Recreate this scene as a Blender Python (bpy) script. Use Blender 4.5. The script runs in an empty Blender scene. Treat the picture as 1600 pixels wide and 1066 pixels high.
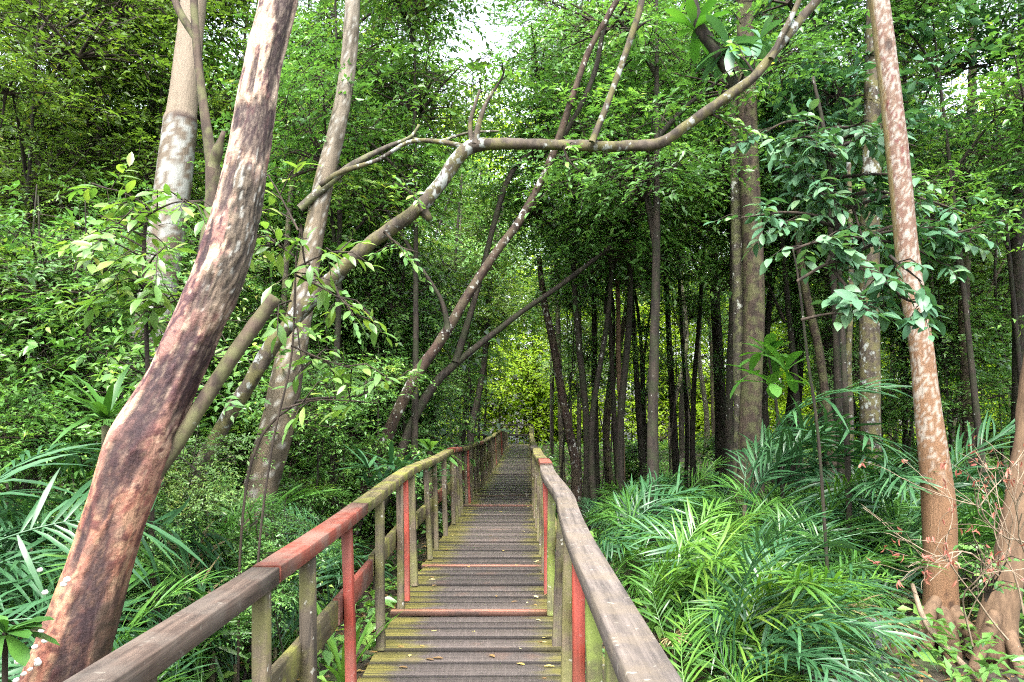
import bpy, math, numpy as np
from mathutils import Vector, Euler
RNG = np.random.default_rng(11)
scene = bpy.context.scene
COL = scene.collection
rad = math.radians

# ------------------------------------------------------------------ camera
F = 1200.0                      # focal length in pixels of a 1600 px wide frame
EYE = np.array([0.0, 0.0, 1.53])
PITCH = math.atan(107 / F)
cp, sp = math.cos(PITCH), math.sin(PITCH)
def P(px, py, d):
    """World point seen at (px, py) of the 1600x1066 photograph, d metres ahead (along Y)."""
    x = (px - 800) / F; u = (533 - py) / F
    v = np.array([x, cp - u * sp, sp + u * cp])
    return EYE + v * (d / v[1])
cam_d = bpy.data.cameras.new('camera'); cam = bpy.data.objects.new('camera', cam_d); COL.objects.link(cam)
cam.location = EYE; cam.rotation_euler = (math.pi / 2 + PITCH, 0, 0)
cam_d.lens = 36 * F / 1600; cam_d.sensor_width = 36; cam_d.clip_end = 2000; cam_d.clip_start = 0.05
scene.camera = cam

# ------------------------------------------------------------------ noise
def _h(i, j, k, s):
    n = (i * 374761393 + j * 668265263 + k * 2147483647 + s * 1274126177) & 0xFFFFFFFF
    n = ((n ^ (n >> 13)) * 1274126177) & 0xFFFFFFFF
    return ((n ^ (n >> 16)) & 0xFFFF) / 65535.0
def vnoise(p, s=0):
    p = np.asarray(p, float); f = np.floor(p).astype(np.int64); t = p - f; t = t * t * (3 - 2 * t)
    i, j, k = f[..., 0], f[..., 1], f[..., 2]; x, y, z = t[..., 0], t[..., 1], t[..., 2]
    r = 0
    for a in (0, 1):
        for b in (0, 1):
            for c in (0, 1):
                r = r + _h(i + a, j + b, k + c, s) * (x if a else 1 - x) * (y if b else 1 - y) * (z if c else 1 - z)
    return r
def fbm(p, s=0, o=4):
    p = np.asarray(p, float); r = 0; a = .5
    for q in range(o):
        r = r + a * vnoise(p * 2 ** q, s + q); a *= .5
    return r / (1 - .5 ** o)
def sst(x, a, b):
    t = np.clip((x - a) / (b - a), 0, 1); return t * t * (3 - 2 * t)
def nrm(v): return v / (np.linalg.norm(v, axis=-1, keepdims=True) + 1e-9)

# ------------------------------------------------------------------ node helper
class NT:
    def __init__(s, name):
        s.m = bpy.data.materials.new(name); s.m.use_nodes = True; s.t = s.m.node_tree; s.t.nodes.clear()
    def n(s, typ, ins=None, **props):
        nd = s.t.nodes.new('ShaderNode' + typ)
        for k, v in props.items(): setattr(nd, k, v)
        for k, v in (ins or {}).items():
            so = nd.inputs[k]
            if isinstance(v, bpy.types.NodeSocket): s.t.links.new(v, so)
            else: so.default_value = v
        return nd
    def mix(s, f, a, b, blend='MIX'):
        nd = s.t.nodes.new('ShaderNodeMix'); nd.data_type = 'RGBA'; nd.blend_type = blend
        for i, v in ((0, f), (6, a), (7, b)):
            if isinstance(v, bpy.types.NodeSocket): s.t.links.new(v, nd.inputs[i])
            else: nd.inputs[i].default_value = v if i == 0 else (*v[:3], 1)
        return nd.outputs[2]
    def math(s, op, a, b=0.0, clamp=False):
        nd = s.n('Math', {0: a, 1: b}, operation=op); nd.use_clamp = clamp; return nd.outputs[0]
    def rng(s, v, a, b, c=0.0, d=1.0):
        return s.n('MapRange', {0: v, 1: a, 2: b, 3: c, 4: d}, interpolation_type='SMOOTHSTEP').outputs[0]
    def ramp(s, f, stops):
        nd = s.n('ValToRGB', {0: f}); e = nd.color_ramp.elements
        while len(e) < len(stops): e.new(.5)
        for el, (p, c) in zip(e, stops): el.position = p; el.color = (*c, 1)
        return nd.outputs[0]
    def coord(s, scale, out='Object'):
        tc = s.n('TexCoord'); return s.n('Mapping', {0: tc.outputs[out], 3: scale}).outputs[0]
    def noise(s, v, sc=1.0, det=4.0, rough=.55, dist=0.0):
        return s.n('TexNoise', {'Vector': v, 'Scale': sc, 'Detail': det, 'Roughness': rough, 'Distortion': dist}).outputs[0]
    def bump(s, h, st=.4, dist=.01):
        return s.n('Bump', {'Strength': st, 'Distance': dist, 'Height': h}).outputs[0]
    def out(s, sh):
        o = s.n('OutputMaterial'); s.t.links.new(sh, o.inputs[0]); return s.m
    def pbr(s, col, rough=.7, bump=None, spec=.4):
        ins = {'Base Color': col, 'Roughness': rough, 'Specular IOR Level': spec}
        if bump is not None: ins['Normal'] = bump
        return s.n('BsdfPrincipled', ins).outputs[0]

def leaf_mat(name, stops, rough=.4, trans=.35, tcol=(1.25, 1.35, .55), spec=.5):
    t = NT(name)
    tint = t.n('Attribute', attribute_name='tint').outputs['Fac']
    rnd = t.n('ObjectInfo').outputs['Random']
    f = t.math('ADD', t.math('MULTIPLY', tint, .72), t.math('MULTIPLY', rnd, .28))
    nz = t.noise(t.coord((1, 1, 1)), 26.0, 2.0)
    f2 = t.math('ADD', f, t.math('MULTIPLY', t.math('SUBTRACT', nz, .5), .16))
    col = t.ramp(f2, stops)
    pb = t.pbr(col, rough, None, spec)
    tc = t.mix(1.0, col, tcol, 'MULTIPLY')
    tr = t.n('BsdfTranslucent', {'Color': tc}).outputs[0]
    return t.out(t.n('MixShader', {0: trans, 1: pb, 2: tr}).outputs[0])

def bark_mat(name, a, b, lichen=(.45, .47, .42), lo=.62, streak=(18, 18, 3), moss=None, rough=.85):
    t = NT(name)
    n1 = t.noise(t.coord(streak), 1.0, 5.0, .6)
    n2 = t.noise(t.coord((1, 1, 1)), 7.0, 4.0, .6)
    n3 = t.noise(t.coord((1, 1, .8)), 16.0, 3.0, .5)
    c = t.mix(t.rng(n1, .3, .7), a, b)
    if moss: c = t.mix(t.math('MULTIPLY', t.rng(n2, .42, .62), .7), c, moss)
    n4 = t.noise(t.coord((1, 1, .7)), 2.3, 3.0, .6, .6); n5 = t.noise(t.coord((1, 1, 1)), 30.0, 3.0, .6, .8)
    lm = t.math('ADD', t.math('ADD', t.math('MULTIPLY', n3, .45), t.math('MULTIPLY', n4, .35)), t.math('MULTIPLY', n5, .2))
    c = t.mix(t.math('MULTIPLY', t.rng(lm, lo - .04, lo + .02), .85), c, lichen)
    hgt = t.math('ADD', n1, t.math('MULTIPLY', n3, .5))
    return t.out(t.pbr(c, rough, t.bump(hgt, .7, .012), .25))

def painted_bark(name, rough=.75):
    t = NT(name)
    c = t.n('Attribute', attribute_name='col').outputs['Color']
    n1 = t.noise(t.coord((60, 60, 9)), 1.0, 5.0, .65)
    n2 = t.noise(t.coord((1, 1, 1)), 90.0, 3.0, .6)
    c = t.mix(1.0, c, t.ramp(n1, [(.25, (.80, .79, .78)), (.7, (1.1, 1.09, 1.08))]), 'MULTIPLY')
    c = t.mix(1.0, c, t.ramp(n2, [(.3, (.8, .8, .8)), (.7, (1.12, 1.12, 1.12))]), 'MULTIPLY')
    c = t.mix(1.0, c, (.42, .40, .385), 'MULTIPLY')
    return t.out(t.pbr(c, rough, t.bump(t.math('ADD', n1, t.math('MULTIPLY', n2, .3)), .8, .012), .3))

def wood_mat(name, axis, dark, light, moss=None, mossamt=.5, lich=0.0, rough=.75):
    t = NT(name)
    sc = [42, 42, 42]; sc[axis] = 2.2
    g = t.noise(t.coord(tuple(sc)), 1.0, 5.0, .65, .3)
    big = t.noise(t.coord((1, 1, 1)), 2.6, 4.0, .6)
    rnd = t.n('ObjectInfo').outputs['Random']
    c = t.mix(t.rng(g, .3, .72), dark, light)
    c = t.mix(1.0, c, t.ramp(rnd, [(0, (.72, .72, .74)), (1, (1.15, 1.12, 1.08))]), 'MULTIPLY')
    c = t.mix(1.0, c, t.ramp(big, [(.3, (.65, .65, .66)), (.65, (1.15, 1.12, 1.1))]), 'MULTIPLY')
    if moss:
        c = t.mix(t.math('MULTIPLY', t.rng(t.noise(t.coord((1, 1, 1)), 4.2, 5.0, .65), .42, .62), mossamt), c, moss)
    if lich:
        sp_ = t.noise(t.coord((1, 1, 1)), 30.0, 2.0, .5)
        c = t.mix(t.math('MULTIPLY', t.rng(sp_, .66, .72), lich), c, (.55, .57, .52))
    c = t.mix(1.0, c, (.56, .52, .475) if 'rail' in name else (.42, .40, .37), 'MULTIPLY')
    return t.out(t.pbr(c, rough, t.bump(g, .7, .005), .3))

M = {}
M['leaf_fine'] = leaf_mat('leaf_fine', [(0, (.045, .105, .032)), (.45, (.095, .215, .058)), (.8, (.18, .32, .07)), (1, (.34, .42, .09))], .3, .36, (1.25, 1.35, .6), .5)
M['leaf_mid'] = leaf_mat('leaf_mid', [(0, (.045, .105, .030)), (.5, (.095, .215, .055)), (.85, (.20, .33, .065)), (1, (.37, .40, .08))], .3, .36, (1.25, 1.35, .6), .5)
M['leaf_olive'] = leaf_mat('leaf_olive', [(0, (.045, .08, .02)), (.5, (.095, .17, .035)), (.85, (.17, .25, .045)), (1, (.33, .29, .05))], .34, .4, (1.25, 1.35, .55), .45)
M['leaf_blue'] = leaf_mat('leaf_blue', [(0, (.028, .08, .042)), (.5, (.06, .145, .074)), (.9, (.12, .21, .105)), (1, (.16, .24, .09))], .42, .25, (1.25, 1.35, .55), .35)
M['leaf_lance'] = leaf_mat('leaf_lance', [(0, (.05, .12, .028)), (.5, (.105, .205, .05)), (.85, (.21, .29, .065)), (1, (.33, .32, .09))], .34, .38, (1.25, 1.35, .55), .5)
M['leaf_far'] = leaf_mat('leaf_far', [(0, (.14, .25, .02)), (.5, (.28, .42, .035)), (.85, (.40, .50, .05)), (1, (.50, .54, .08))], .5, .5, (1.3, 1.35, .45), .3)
M['leaf_bright'] = leaf_mat('leaf_bright', [(0, (.035, .12, .02)), (.6, (.08, .20, .035)), (1, (.16, .26, .05))], .36, .35, (1.25, 1.35, .55), .45)
M['palm'] = leaf_mat('palm', [(0, (.015, .052, .010)), (.45, (.042, .118, .020)), (.85, (.09, .195, .030)), (1, (.17, .25, .038))], .32, .22, (1.25, 1.35, .55), .45)
M['palm_lime'] = leaf_mat('palm_lime', [(0, (.035, .105, .015)), (.5, (.08, .185, .026)), (1, (.18, .265, .04))], .33, .32)
M['palm_blue'] = leaf_mat('palm_blue', [(0, (.011, .042, .015)), (.5, (.029, .088, .034)), (1, (.072, .165, .064))], .36, .16, (1.25, 1.35, .55), .45)
M['palm_dead'] = leaf_mat('palm_dead', [(0, (.12, .09, .045)), (.5, (.24, .19, .09)), (1, (.32, .28, .13))], .6, .3, (1, 1, .8))
M['dry_leaf'] = leaf_mat('dry_leaf', [(0, (.14, .04, .03)), (.6, (.28, .09, .06)), (1, (.40, .18, .12))], .6, .3, (1, .8, .7))
M['litter'] = leaf_mat('litter', [(0, (.05, .03, .015)), (.55, (.15, .09, .035)), (.85, (.28, .19, .05)), (1, (.38, .32, .10))], .6, .1, (1, 1, 1))
M['fallen'] = leaf_mat('fallen', [(0, (.28, .20, .08)), (.5, (.45, .38, .10)), (1, (.60, .55, .35))], .5, .1, (1, 1, 1))
M['twig'] = bark_mat('twig', (.012, .009, .007), (.038, .028, .019), lo=.75)
M['bark_dark'] = bark_mat('bark_dark', (.009, .007, .0055), (.030, .023, .017), lo=.64, moss=(.016, .021, .008))
M['bark_brown'] = bark_mat('bark_brown', (.022, .016, .012), (.060, .043, .031), lo=.66, moss=(.08, .085, .035))
M['bark_grey'] = bark_mat('bark_grey', (.024, .021, .016), (.065, .055, .043), lo=.60, moss=(.11, .12, .05))
M['bark_red'] = bark_mat('bark_red', (.016, .011, .009), (.055, .033, .025), lo=.585, moss=(.06, .05, .03))
M['bark_lichen'] = bark_mat('bark_lichen', (.022, .018, .013), (.060, .048, .036), lichen=(.22, .24, .225), lo=.575, moss=(.09, .085, .03))
M['bark_tan'] = bark_mat('bark_tan', (.055, .034, .02), (.11, .07, .042), lo=.66)
M['painted'] = painted_bark('painted')
M['stick'] = bark_mat('stick', (.11, .08, .055), (.22, .17, .12), lo=.75)
M['stump'] = bark_mat('stump', (.05, .05, .055), (.15, .15, .16), lo=.66)
M['fungus'] = NT('fungus'); M['fungus'] = M['fungus'].out(M['fungus'].pbr((.72, .70, .66, 1), .6))

def brown_moss(ax, tag): return wood_mat('wood_weathered_' + tag, ax, (.085, .07, .05), (.24, .20, .145), (.19, .20, .055), .75, .8)
M['post'] = brown_moss(2, 'post')
M['post_green'] = wood_mat('wood_mossy_post', 2, (.10, .11, .05), (.24, .24, .10), (.24, .33, .06), .95, .5)
M['post_red'] = wood_mat('wood_red_post', 2, (.36, .05, .03), (.56, .095, .06), (.26, .17, .12), .3, .15, .65)
M['rail_brown'] = wood_mat('wood_brown_rail', 1, (.065, .047, .038), (.215, .165, .135), (.16, .145, .13), .5, .15)
M['rail_grey'] = wood_mat('wood_grey_rail', 1, (.10, .093, .09), (.27, .25, .24), (.21, .18, .14), .6, .35)
M['rail_green'] = wood_mat('wood_mossy_rail', 1, (.10, .09, .05), (.27, .24, .14), (.27, .29, .07), .9, .4)
M['rail_red'] = wood_mat('wood_red_rail', 1, (.33, .075, .05), (.50, .155, .11), (.23, .19, .165), .6, .15, .7)
M['rail_dark'] = wood_mat('wood_dark', 0, (.03, .028, .025), (.09, .08, .065), (.06, .07, .03), .5, .1)

def plank_mat(name, red=False):
    t = NT(name)
    g = t.noise(t.coord((1.6, 46, 46)), 1.0, 4.0, .6, .3)
    saw = t.noise(t.coord((70, 5, 8)), 1.0, 3.0, .6)
    blot = t.noise(t.coord((1, 1, 1)), 3.2, 4.0, .62)
    rnd = t.n('Attribute', attribute_name='tint').outputs['Fac']
    uvn = t.n('SeparateXYZ', {0: t.n('UVMap').outputs[0]}); u = uvn.outputs[0]
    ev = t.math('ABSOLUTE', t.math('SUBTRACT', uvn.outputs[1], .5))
    if red:
        c = t.mix(t.rng(g, .3, .7), (.30, .12, .09), (.50, .26, .20))
        c = t.mix(t.math('MULTIPLY', t.rng(blot, .52, .66), .75), c, (.16, .12, .11))
    else:
        c = t.mix(t.rng(g, .2, .8), (.068, .061, .06), (.125, .112, .108))
        c = t.mix(t.math('MULTIPLY', t.rng(saw, .48, .66), .3), c, (.19, .17, .165))
        c = t.mix(t.math('MULTIPLY', t.rng(blot, .56, .70), .3), c, (.21, .13, .10))
        c = t.mix(1.0, c, t.ramp(rnd, [(0, (.6, .6, .62)), (.5, (.95, .94, .94)), (1, (1.3, 1.26, 1.25))]), 'MULTIPLY')
    e = t.math('ABSOLUTE', t.math('SUBTRACT', u, .54))
    n = t.noise(t.coord((.8, 2.5, 1)), 3.0, 5.0, .7)
    m = t.math('ADD', e, t.math('MULTIPLY', t.math('SUBTRACT', n, .5), .55))
    m = t.math('ADD', m, t.math('MULTIPLY', t.math('SUBTRACT', rnd, .5), .10))
    mc = t.mix(t.rng(g, .3, .7), (.10, .10, .028), (.26, .24, .055))
    c = t.mix(t.math('MULTIPLY', t.rng(m, .27, .47), .3 if red else .85), c, mc)
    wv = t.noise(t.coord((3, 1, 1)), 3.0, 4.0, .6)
    c = t.mix(t.math('MULTIPLY', t.rng(t.math('ADD', ev, t.math('MULTIPLY', t.math('SUBTRACT', wv, .5), .12)), .39, .46), .8), c, (.012, .010, .009))  # edge dirt, also painting the shade of the plank gaps into the colour
    c = t.mix(1.0, c, (.80, .755, .71), 'MULTIPLY')
    return t.out(t.pbr(c, .5, t.bump(t.math('ADD', g, t.math('MULTIPLY', saw, .5)), .5, .004), .45))
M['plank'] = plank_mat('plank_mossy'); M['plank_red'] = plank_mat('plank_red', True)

t = NT('mud')
a = t.noise(t.coord((1, 1, 1)), 1.1, 6.0, .65); b = t.noise(t.coord((1, 1, 1)), 9.0, 5.0, .65)
c = t.mix(t.rng(b, .3, .7), (.012, .010, .007), (.045, .032, .02)); c = t.mix(t.rng(a, .5, .65), c, (.04, .05, .018))
M['mud'] = t.out(t.pbr(c, t.rng(a, .3, .6, .35, .9), t.bump(b, .8, .04), .4))
t = NT('swamp_water')
M['water'] = t.out(t.pbr((.012, .012, .008, 1), .06, t.bump(t.noise(t.coord((1, 1, 1)), 6.0, 2.0), .08, .01), .5))

# ------------------------------------------------------------------ geometry helper
class Geo:
    def __init__(s): s.V = []; s.Q = []; s.T = []; s.MI = []; s.UV = []; s.C = []; s.n = 0
    def add(s, V, Q, tint=.5, mi=0, uv=None, col=None):
        V = np.asarray(V, float).reshape(-1, 3); Q = np.asarray(Q, int).reshape(-1, 4)
        s.V.append(V); s.Q.append(Q + s.n); s.n += len(V)
        s.T.append(np.broadcast_to(np.asarray(tint, float), (len(Q),))); s.MI.append(np.full(len(Q), mi))
        s.UV.append(uv if uv is not None else np.zeros((len(V), 2)))
        s.C.append(col if col is not None else np.full((len(V), 3), .5))
        return s
    def mesh(s, name, mats, base=(0, 0, 0), smooth=False, col=False, uv=False):
        V = np.concatenate(s.V) - np.asarray(base, float); Q = np.concatenate(s.Q)
        me = bpy.data.meshes.new(name); me.vertices.add(len(V)); me.vertices.foreach_set('co', V.ravel())
        me.loops.add(len(Q) * 4); me.loops.foreach_set('vertex_index', Q.ravel().astype(np.int32))
        me.polygons.add(len(Q)); me.polygons.foreach_set('loop_start', np.arange(0, len(Q) * 4, 4, dtype=np.int32))
        for m in (mats if isinstance(mats, (list, tuple)) else [mats]): me.materials.append(M[m] if isinstance(m, str) else m)
        me.polygons.foreach_set('material_index', np.concatenate(s.MI).astype(np.int32))
        if smooth: me.polygons.foreach_set('use_smooth', np.ones(len(Q), bool))
        at = me.attributes.new('tint', 'FLOAT', 'FACE'); at.data.foreach_set('value', np.concatenate(s.T).astype(np.float32))
        if col:
            c = np.concatenate(s.C); c4 = np.concatenate([c, np.ones((len(c), 1))], 1)
            at = me.attributes.new('col', 'FLOAT_COLOR', 'POINT'); at.data.foreach_set('color', c4.ravel().astype(np.float32))
        if uv:
            U = np.concatenate(s.UV)[Q.ravel()]; l = me.uv_layers.new(name='UVMap'); l.data.foreach_set('uv', U.ravel().astype(np.float32))
        me.update(calc_edges=True); me.validate()
        return me
def link(name, me, parent=None, loc=(0, 0, 0), rot=(0, 0, 0), sc=(1, 1, 1)):
    o = bpy.data.objects.new(name, me); COL.objects.link(o)
    if parent is not None: o.parent = parent
    o.location = loc; o.rotation_euler = rot; o.scale = sc
    return o
def tag(o, label=None, cat=None, group=None, kind=None):
    for k, v in (('label', label), ('category', cat), ('group', group), ('kind', kind)):
        if v: o[k] = v
    return o
def thing(name, label, cat, loc, group=None):
    return tag(link(name, None, None, tuple(loc)), label, cat, group)
def put(name, geo, mats, parent, smooth=False, col=False, uv=False, label=None):
    base = parent.location if parent is not None else (0, 0, 0)
    o = link(name, geo.mesh(name, mats, base, smooth, col, uv), parent)
    if label: o['label'] = label
    return o

def resample(pts, per=1.0, n=None):
    """Catmull-Rom through rows of pts (any number of columns), evenly by length of the first three."""
    p = np.asarray(pts, float); p = np.vstack([2 * p[0] - p[1], p, 2 * p[-1] - p[-2]]); out = []
    for i in range(1, len(p) - 2):
        for u in np.linspace(0, 1, 12, endpoint=False):
            a, b, c, d = p[i - 1:i + 3]
            out.append(.5 * (2 * b + (c - a) * u + (2 * a - 5 * b + 4 * c - d) * u * u + (3 * b - a - 3 * c + d) * u ** 3))
    out.append(p[-2]); out = np.array(out)
    s = np.r_[0, np.cumsum(np.linalg.norm(np.diff(out[:, :3], axis=0), axis=1))]
    n = n or max(3, int(s[-1] / per) + 1)
    q = np.linspace(0, s[-1], n)
    return np.stack([np.interp(q, s, out[:, k]) for k in range(out.shape[1])], 1)

def tube(geo, C, R, seg=10, amp=.08, fr=3.0, mi=0, seed=0, paint=None, hh=None, tint=.5, cap=True):
    C = np.asarray(C, float); R = np.asarray(R, float); n = len(C)
    T = nrm(np.gradient(C, axis=0))
    ref = np.array([0., -1., 0.]) if abs(T[:, 1]).mean() < .75 else np.array([0., 0., 1.])
    S = nrm(np.cross(T, np.broadcast_to(ref, T.shape))); Fr = np.cross(S, T)       # Fr points to the camera side, S to its right
    S = -S if (S[:, 0].mean() < 0 and abs(ref[1]) > .5) else S
    a = np.linspace(-math.pi, math.pi, seg, endpoint=False)
    L = np.r_[0, np.cumsum(np.linalg.norm(np.diff(C, axis=0), axis=1))]
    A, LL = np.meshgrid(a, L); dirv = np.cos(A)[..., None] * Fr[:, None] + np.sin(A)[..., None] * S[:, None]
    q = np.stack([np.cos(A) * 1.3, np.sin(A) * 1.3, LL * fr], -1) + seed * 7.3
    rr = R[:, None] * (1 + amp * 2 * (fbm(q, seed) - .5))
    if paint is not None:
        col, disp = paint(A, np.broadcast_to(hh[:, None], A.shape), LL); rr = rr + disp
    V = C[:, None] + dirv * rr[..., None]
    i = np.arange(n - 1)[:, None] * seg; j = np.arange(seg)[None]; k = (j + 1) % seg
    Q = np.stack([i + j, i + k, i + seg + k, i + seg + j], -1).reshape(-1, 4)
    V = V.reshape(-1, 3); c = col.reshape(-1, 3) if paint is not None else None
    if cap:
        for e, sgn in ((0, -1), (n - 1, 1)):
            V = np.vstack([V, C[e]]); ci = len(V) - 1; b = e * seg
            Q = np.vstack([Q, [[ci, b + x, b + (x + 1) % seg, b + (x + 1) % seg] for x in range(seg)]]) if False else Q
            tri = [[b + x, b + (x + 1) % seg, ci, ci] for x in range(0)]
            qs = [[b + x, b + (x + 1) % seg, b + (x + 2) % seg, ci] for x in range(0, seg - 1, 2)]
            Q = np.vstack([Q, qs])
            if c is not None: c = np.vstack([c, c[b:b + seg].mean(0)])
    geo.add(V, Q, tint, mi, None, c)
    return geo

def box(geo, c, sz, rot=None, tint=.5, mi=0, uvx=None, bev=.006, jit=0.0):
    """A box with chamfered long edges, c centre, sz full sizes."""
    x, y, z = np.asarray(sz, float) / 2; b = min(bev, .3 * min(x, y, z))
    ax = int(np.argmax(sz)); o = [k for k in range(3) if k != ax]; h = np.array([x, y, z])
    prof = [(-1, -1, b, 0), (1, -1, -b, 0), (1, -1, 0, b), (1, 1, 0, -b), (1, 1, -b, 0), (-1, 1, b, 0), (-1, 1, 0, -b), (-1, -1, 0, b)]
    V = []
    for e in (-1, 1):
        for (p, q, dp, dq) in prof:
            v = [0, 0, 0]; v[ax] = e * h[ax]; v[o[0]] = p * h[o[0]] + dp; v[o[1]] = q * h[o[1]] + dq; V.append(v)
    V = np.array(V)
    Q = [[i, (i + 1) % 8, 8 + (i + 1) % 8, 8 + i] for i in range(8)] + [[0, 1, 2, 7], [7, 2, 3, 6], [6, 3, 4, 5], [8, 9, 10, 15], [15, 10, 11, 14], [14, 11, 12, 13]]
    uv = np.stack([V[:, 0] / (2 * x) + .5, V[:, 1] / (2 * y) + .5], 1)
    if rot is not None: V = V @ np.array(Euler(rot).to_matrix()).T
    geo.add(V + np.asarray(c), Q, tint, mi, uv); return geo

def leaves(geo, B, D, N, ln, w, tint, fold=.25, droop=.15, mi=0):
    """Five-point folded leaves: base B, direction D, upper side N, all vectorised."""
    n = len(B); D = nrm(D); S = nrm(np.cross(D, N)); N = np.cross(S, D)
    ln = np.broadcast_to(ln, (n,))[:, None]; w = np.broadcast_to(w, (n,))[:, None]
    m = B + D * ln * .42
    V = np.stack([B, m + S * w * .5 + N * w * fold, B + D * ln - N * ln * droop, m - S * w * .5 + N * w * fold, m], 1)
    i = np.arange(n)[:, None] * 5
    Q = np.stack([i + [0, 1, 2, 4], i + [0, 4, 2, 3]], 1).reshape(-1, 4)
    geo.add(V, Q, np.repeat(np.broadcast_to(tint, (n,)), 2), mi)

def blades(geo, B, D, N, ln, w, tint, prof=((0, .15), (.2, .75), (.5, 1), (.8, .6), (1, .03)), fold=.12, droop=.25, mi=0):
    """Longer leaves and leaflets of several stations, folded on the midrib and bending down along their length."""
    n = len(B); D = nrm(D); S = nrm(np.cross(D, N)); N = np.cross(S, D)
    ln = np.broadcast_to(ln, (n,))[:, None]; w = np.broadcast_to(w, (n,))[:, None]; dr = np.broadcast_to(droop, (n,))[:, None]
    rows = []
    for s, k in prof:
        m = B + D * ln * s - N * ln * dr * s * s
        rows += [m - S * w * k * .5 + N * w * k * fold, m, m + S * w * k * .5 + N * w * k * fold]
    V = np.stack(rows, 1); st = len(prof); i = np.arange(n)[:, None]
    qs = []
    for r in range(st - 1):
        qs += [[3 * r, 3 * r + 1, 3 * r + 4, 3 * r + 3], [3 * r + 1, 3 * r + 2, 3 * r + 5, 3 * r + 4]]
    Q = (i[:, :, None] * (3 * st) + np.array(qs)[None]).reshape(-1, 4)
    geo.add(V, Q, np.repeat(np.broadcast_to(tint, (n,)), len(qs)), mi)

# ------------------------------------------------------------------ leafy clusters (one mesh each, shared by many trees)
def cluster_mesh(name, mat, seed, nspray, ln, wr, tips=14, rz=.8, gap=1.0):
    r = np.random.default_rng(seed); g = Geo()
    tp = nrm(r.normal(size=(tips, 3))) * (r.random((tips, 1)) ** .5) * np.array([1, 1, rz]) * .95
    k = r.integers(0, tips, nspray)
    O = tp[k] + r.normal(size=(nspray, 3)) * np.array([.26, .26, .09]) * gap
    D = O * np.array([1, 1, .4]) + r.normal(size=(nspray, 3)) * np.array([.55, .55, .3]); D = nrm(D)
    L = r.uniform(.22, .5, nspray)
    UP = nrm(np.array([0, 0, 1.]) + r.normal(size=(nspray, 3)) * .26)
    SD = nrm(np.cross(D, UP))
    tone = r.normal(0, .16, tips)[k] + r.normal(0, .07, nspray)
    npl = max(5, int(.36 / ln * 1.5))
    for j in range(npl):
        s = (j + 1) / npl; c = O + D * (L * s)[:, None] - np.array([0, 0, 1.]) * (L * .35 * s * s)[:, None]
        for sg in (-1, 1):
            keep = r.random(nspray) < .86
            d = D * .55 + SD * sg * (1.0 if j < npl - 1 else .35) + r.normal(size=(nspray, 3)) * .28
            nn = UP + r.normal(size=(nspray, 3)) * .38
            l = ln * r.uniform(.5, 1.3, nspray)
            tt = np.clip(.40 + tone + r.normal(0, .12, nspray) + (r.random(nspray) < .03) * .5, 0, 1)
            leaves(g, c[keep], d[keep], nn[keep], l[keep], (l * wr)[keep], tt[keep], .22, r.uniform(.05, .3))
    for q in range(0, nspray, 2):       # twigs
        e = O[q] + D[q] * L[q] * .9 - np.array([0, 0, .28 * L[q]]); b = O[q] - D[q] * .3 + np.array([0, 0, -.05])
        tube(g, np.array([b, O[q], e]), [.006, .004, .0015], 3, 0, mi=1, cap=False)
    for tpt in tp:
        tube(g, np.array([[0, 0, -.25], tpt * .45 + [0, 0, -.12], tpt]), [.02, .013, .005], 4, 0, mi=1, cap=False)
    return g.mesh(name, [mat, 'twig'])
CL = {}
for i in range(4): CL['fine', i] = cluster_mesh('leaf_cluster_fine', 'leaf_fine', 100 + i, 230, .076, .46, 13, .75)
for i in range(3): CL['mid', i] = cluster_mesh('leaf_cluster_mid', 'leaf_mid', 200 + i, 165, .112, .44, 12, .75)
for i in range(3): CL['olive', i] = cluster_mesh('leaf_cluster_olive', 'leaf_olive', 300 + i, 240, .085, .45)
for i in range(2): CL['blue', i] = cluster_mesh('leaf_cluster_blue', 'leaf_blue', 400 + i, 110, .15, .5, 10, .6)
for i in range(3): CL['far', i] = cluster_mesh('leaf_cluster_far', 'leaf_far', 500 + i, 190, .10, .5, 16, .9, 1.2)
for i in range(2): CL['lime', i] = cluster_mesh('leaf_cluster_lime', 'leaf_lance', 600 + i, 170, .085, .42, 11, .7)
NV = {}
for k, i in CL: NV[k] = max(NV.get(k, 0), i + 1)

# ------------------------------------------------------------------ ground
def gz(x, y):
    p = np.stack([np.asarray(x, float) * .35, np.asarray(y, float) * .35, np.zeros_like(np.asarray(x, float))], -1)
    return -.62 + .34 * (fbm(p, 5, 3) - .5) + .004 * np.abs(np.asarray(x))
def G(px, d):
    q = P(px, 640, d); return np.array([q[0], d, float(gz(q[0], d))])
def GX(x, y): return np.array([x, y, float(gz(x, y))])
u = np.linspace(-1, 1, 171); xs = np.sinh(u * 4.2) / np.sinh(4.2) * 400; ys = np.sinh(u * 4.2) / np.sinh(4.2) * 400 + 6
XX, YY = np.meshgrid(xs, ys); ZZ = np.where(np.hypot(XX, YY) < 90, gz(XX, YY), -.55)
g = Geo(); i = np.arange(170)[:, None] * 171; j = np.arange(170)[None]
g.add(np.stack([XX, YY, ZZ], -1), np.stack([i + j, i + j + 1, i + j + 172, i + j + 171], -1))
tag(put('ground', g, 'mud', None, True), kind='structure')
g = Geo(); g.add([[-60, -10, -.665], [60, -10, -.665], [60, 18, -.665], [-60, 18, -.665]], [[0, 1, 2, 3]])
tag(put('swamp_water', g, 'water', None), kind='structure')

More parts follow.
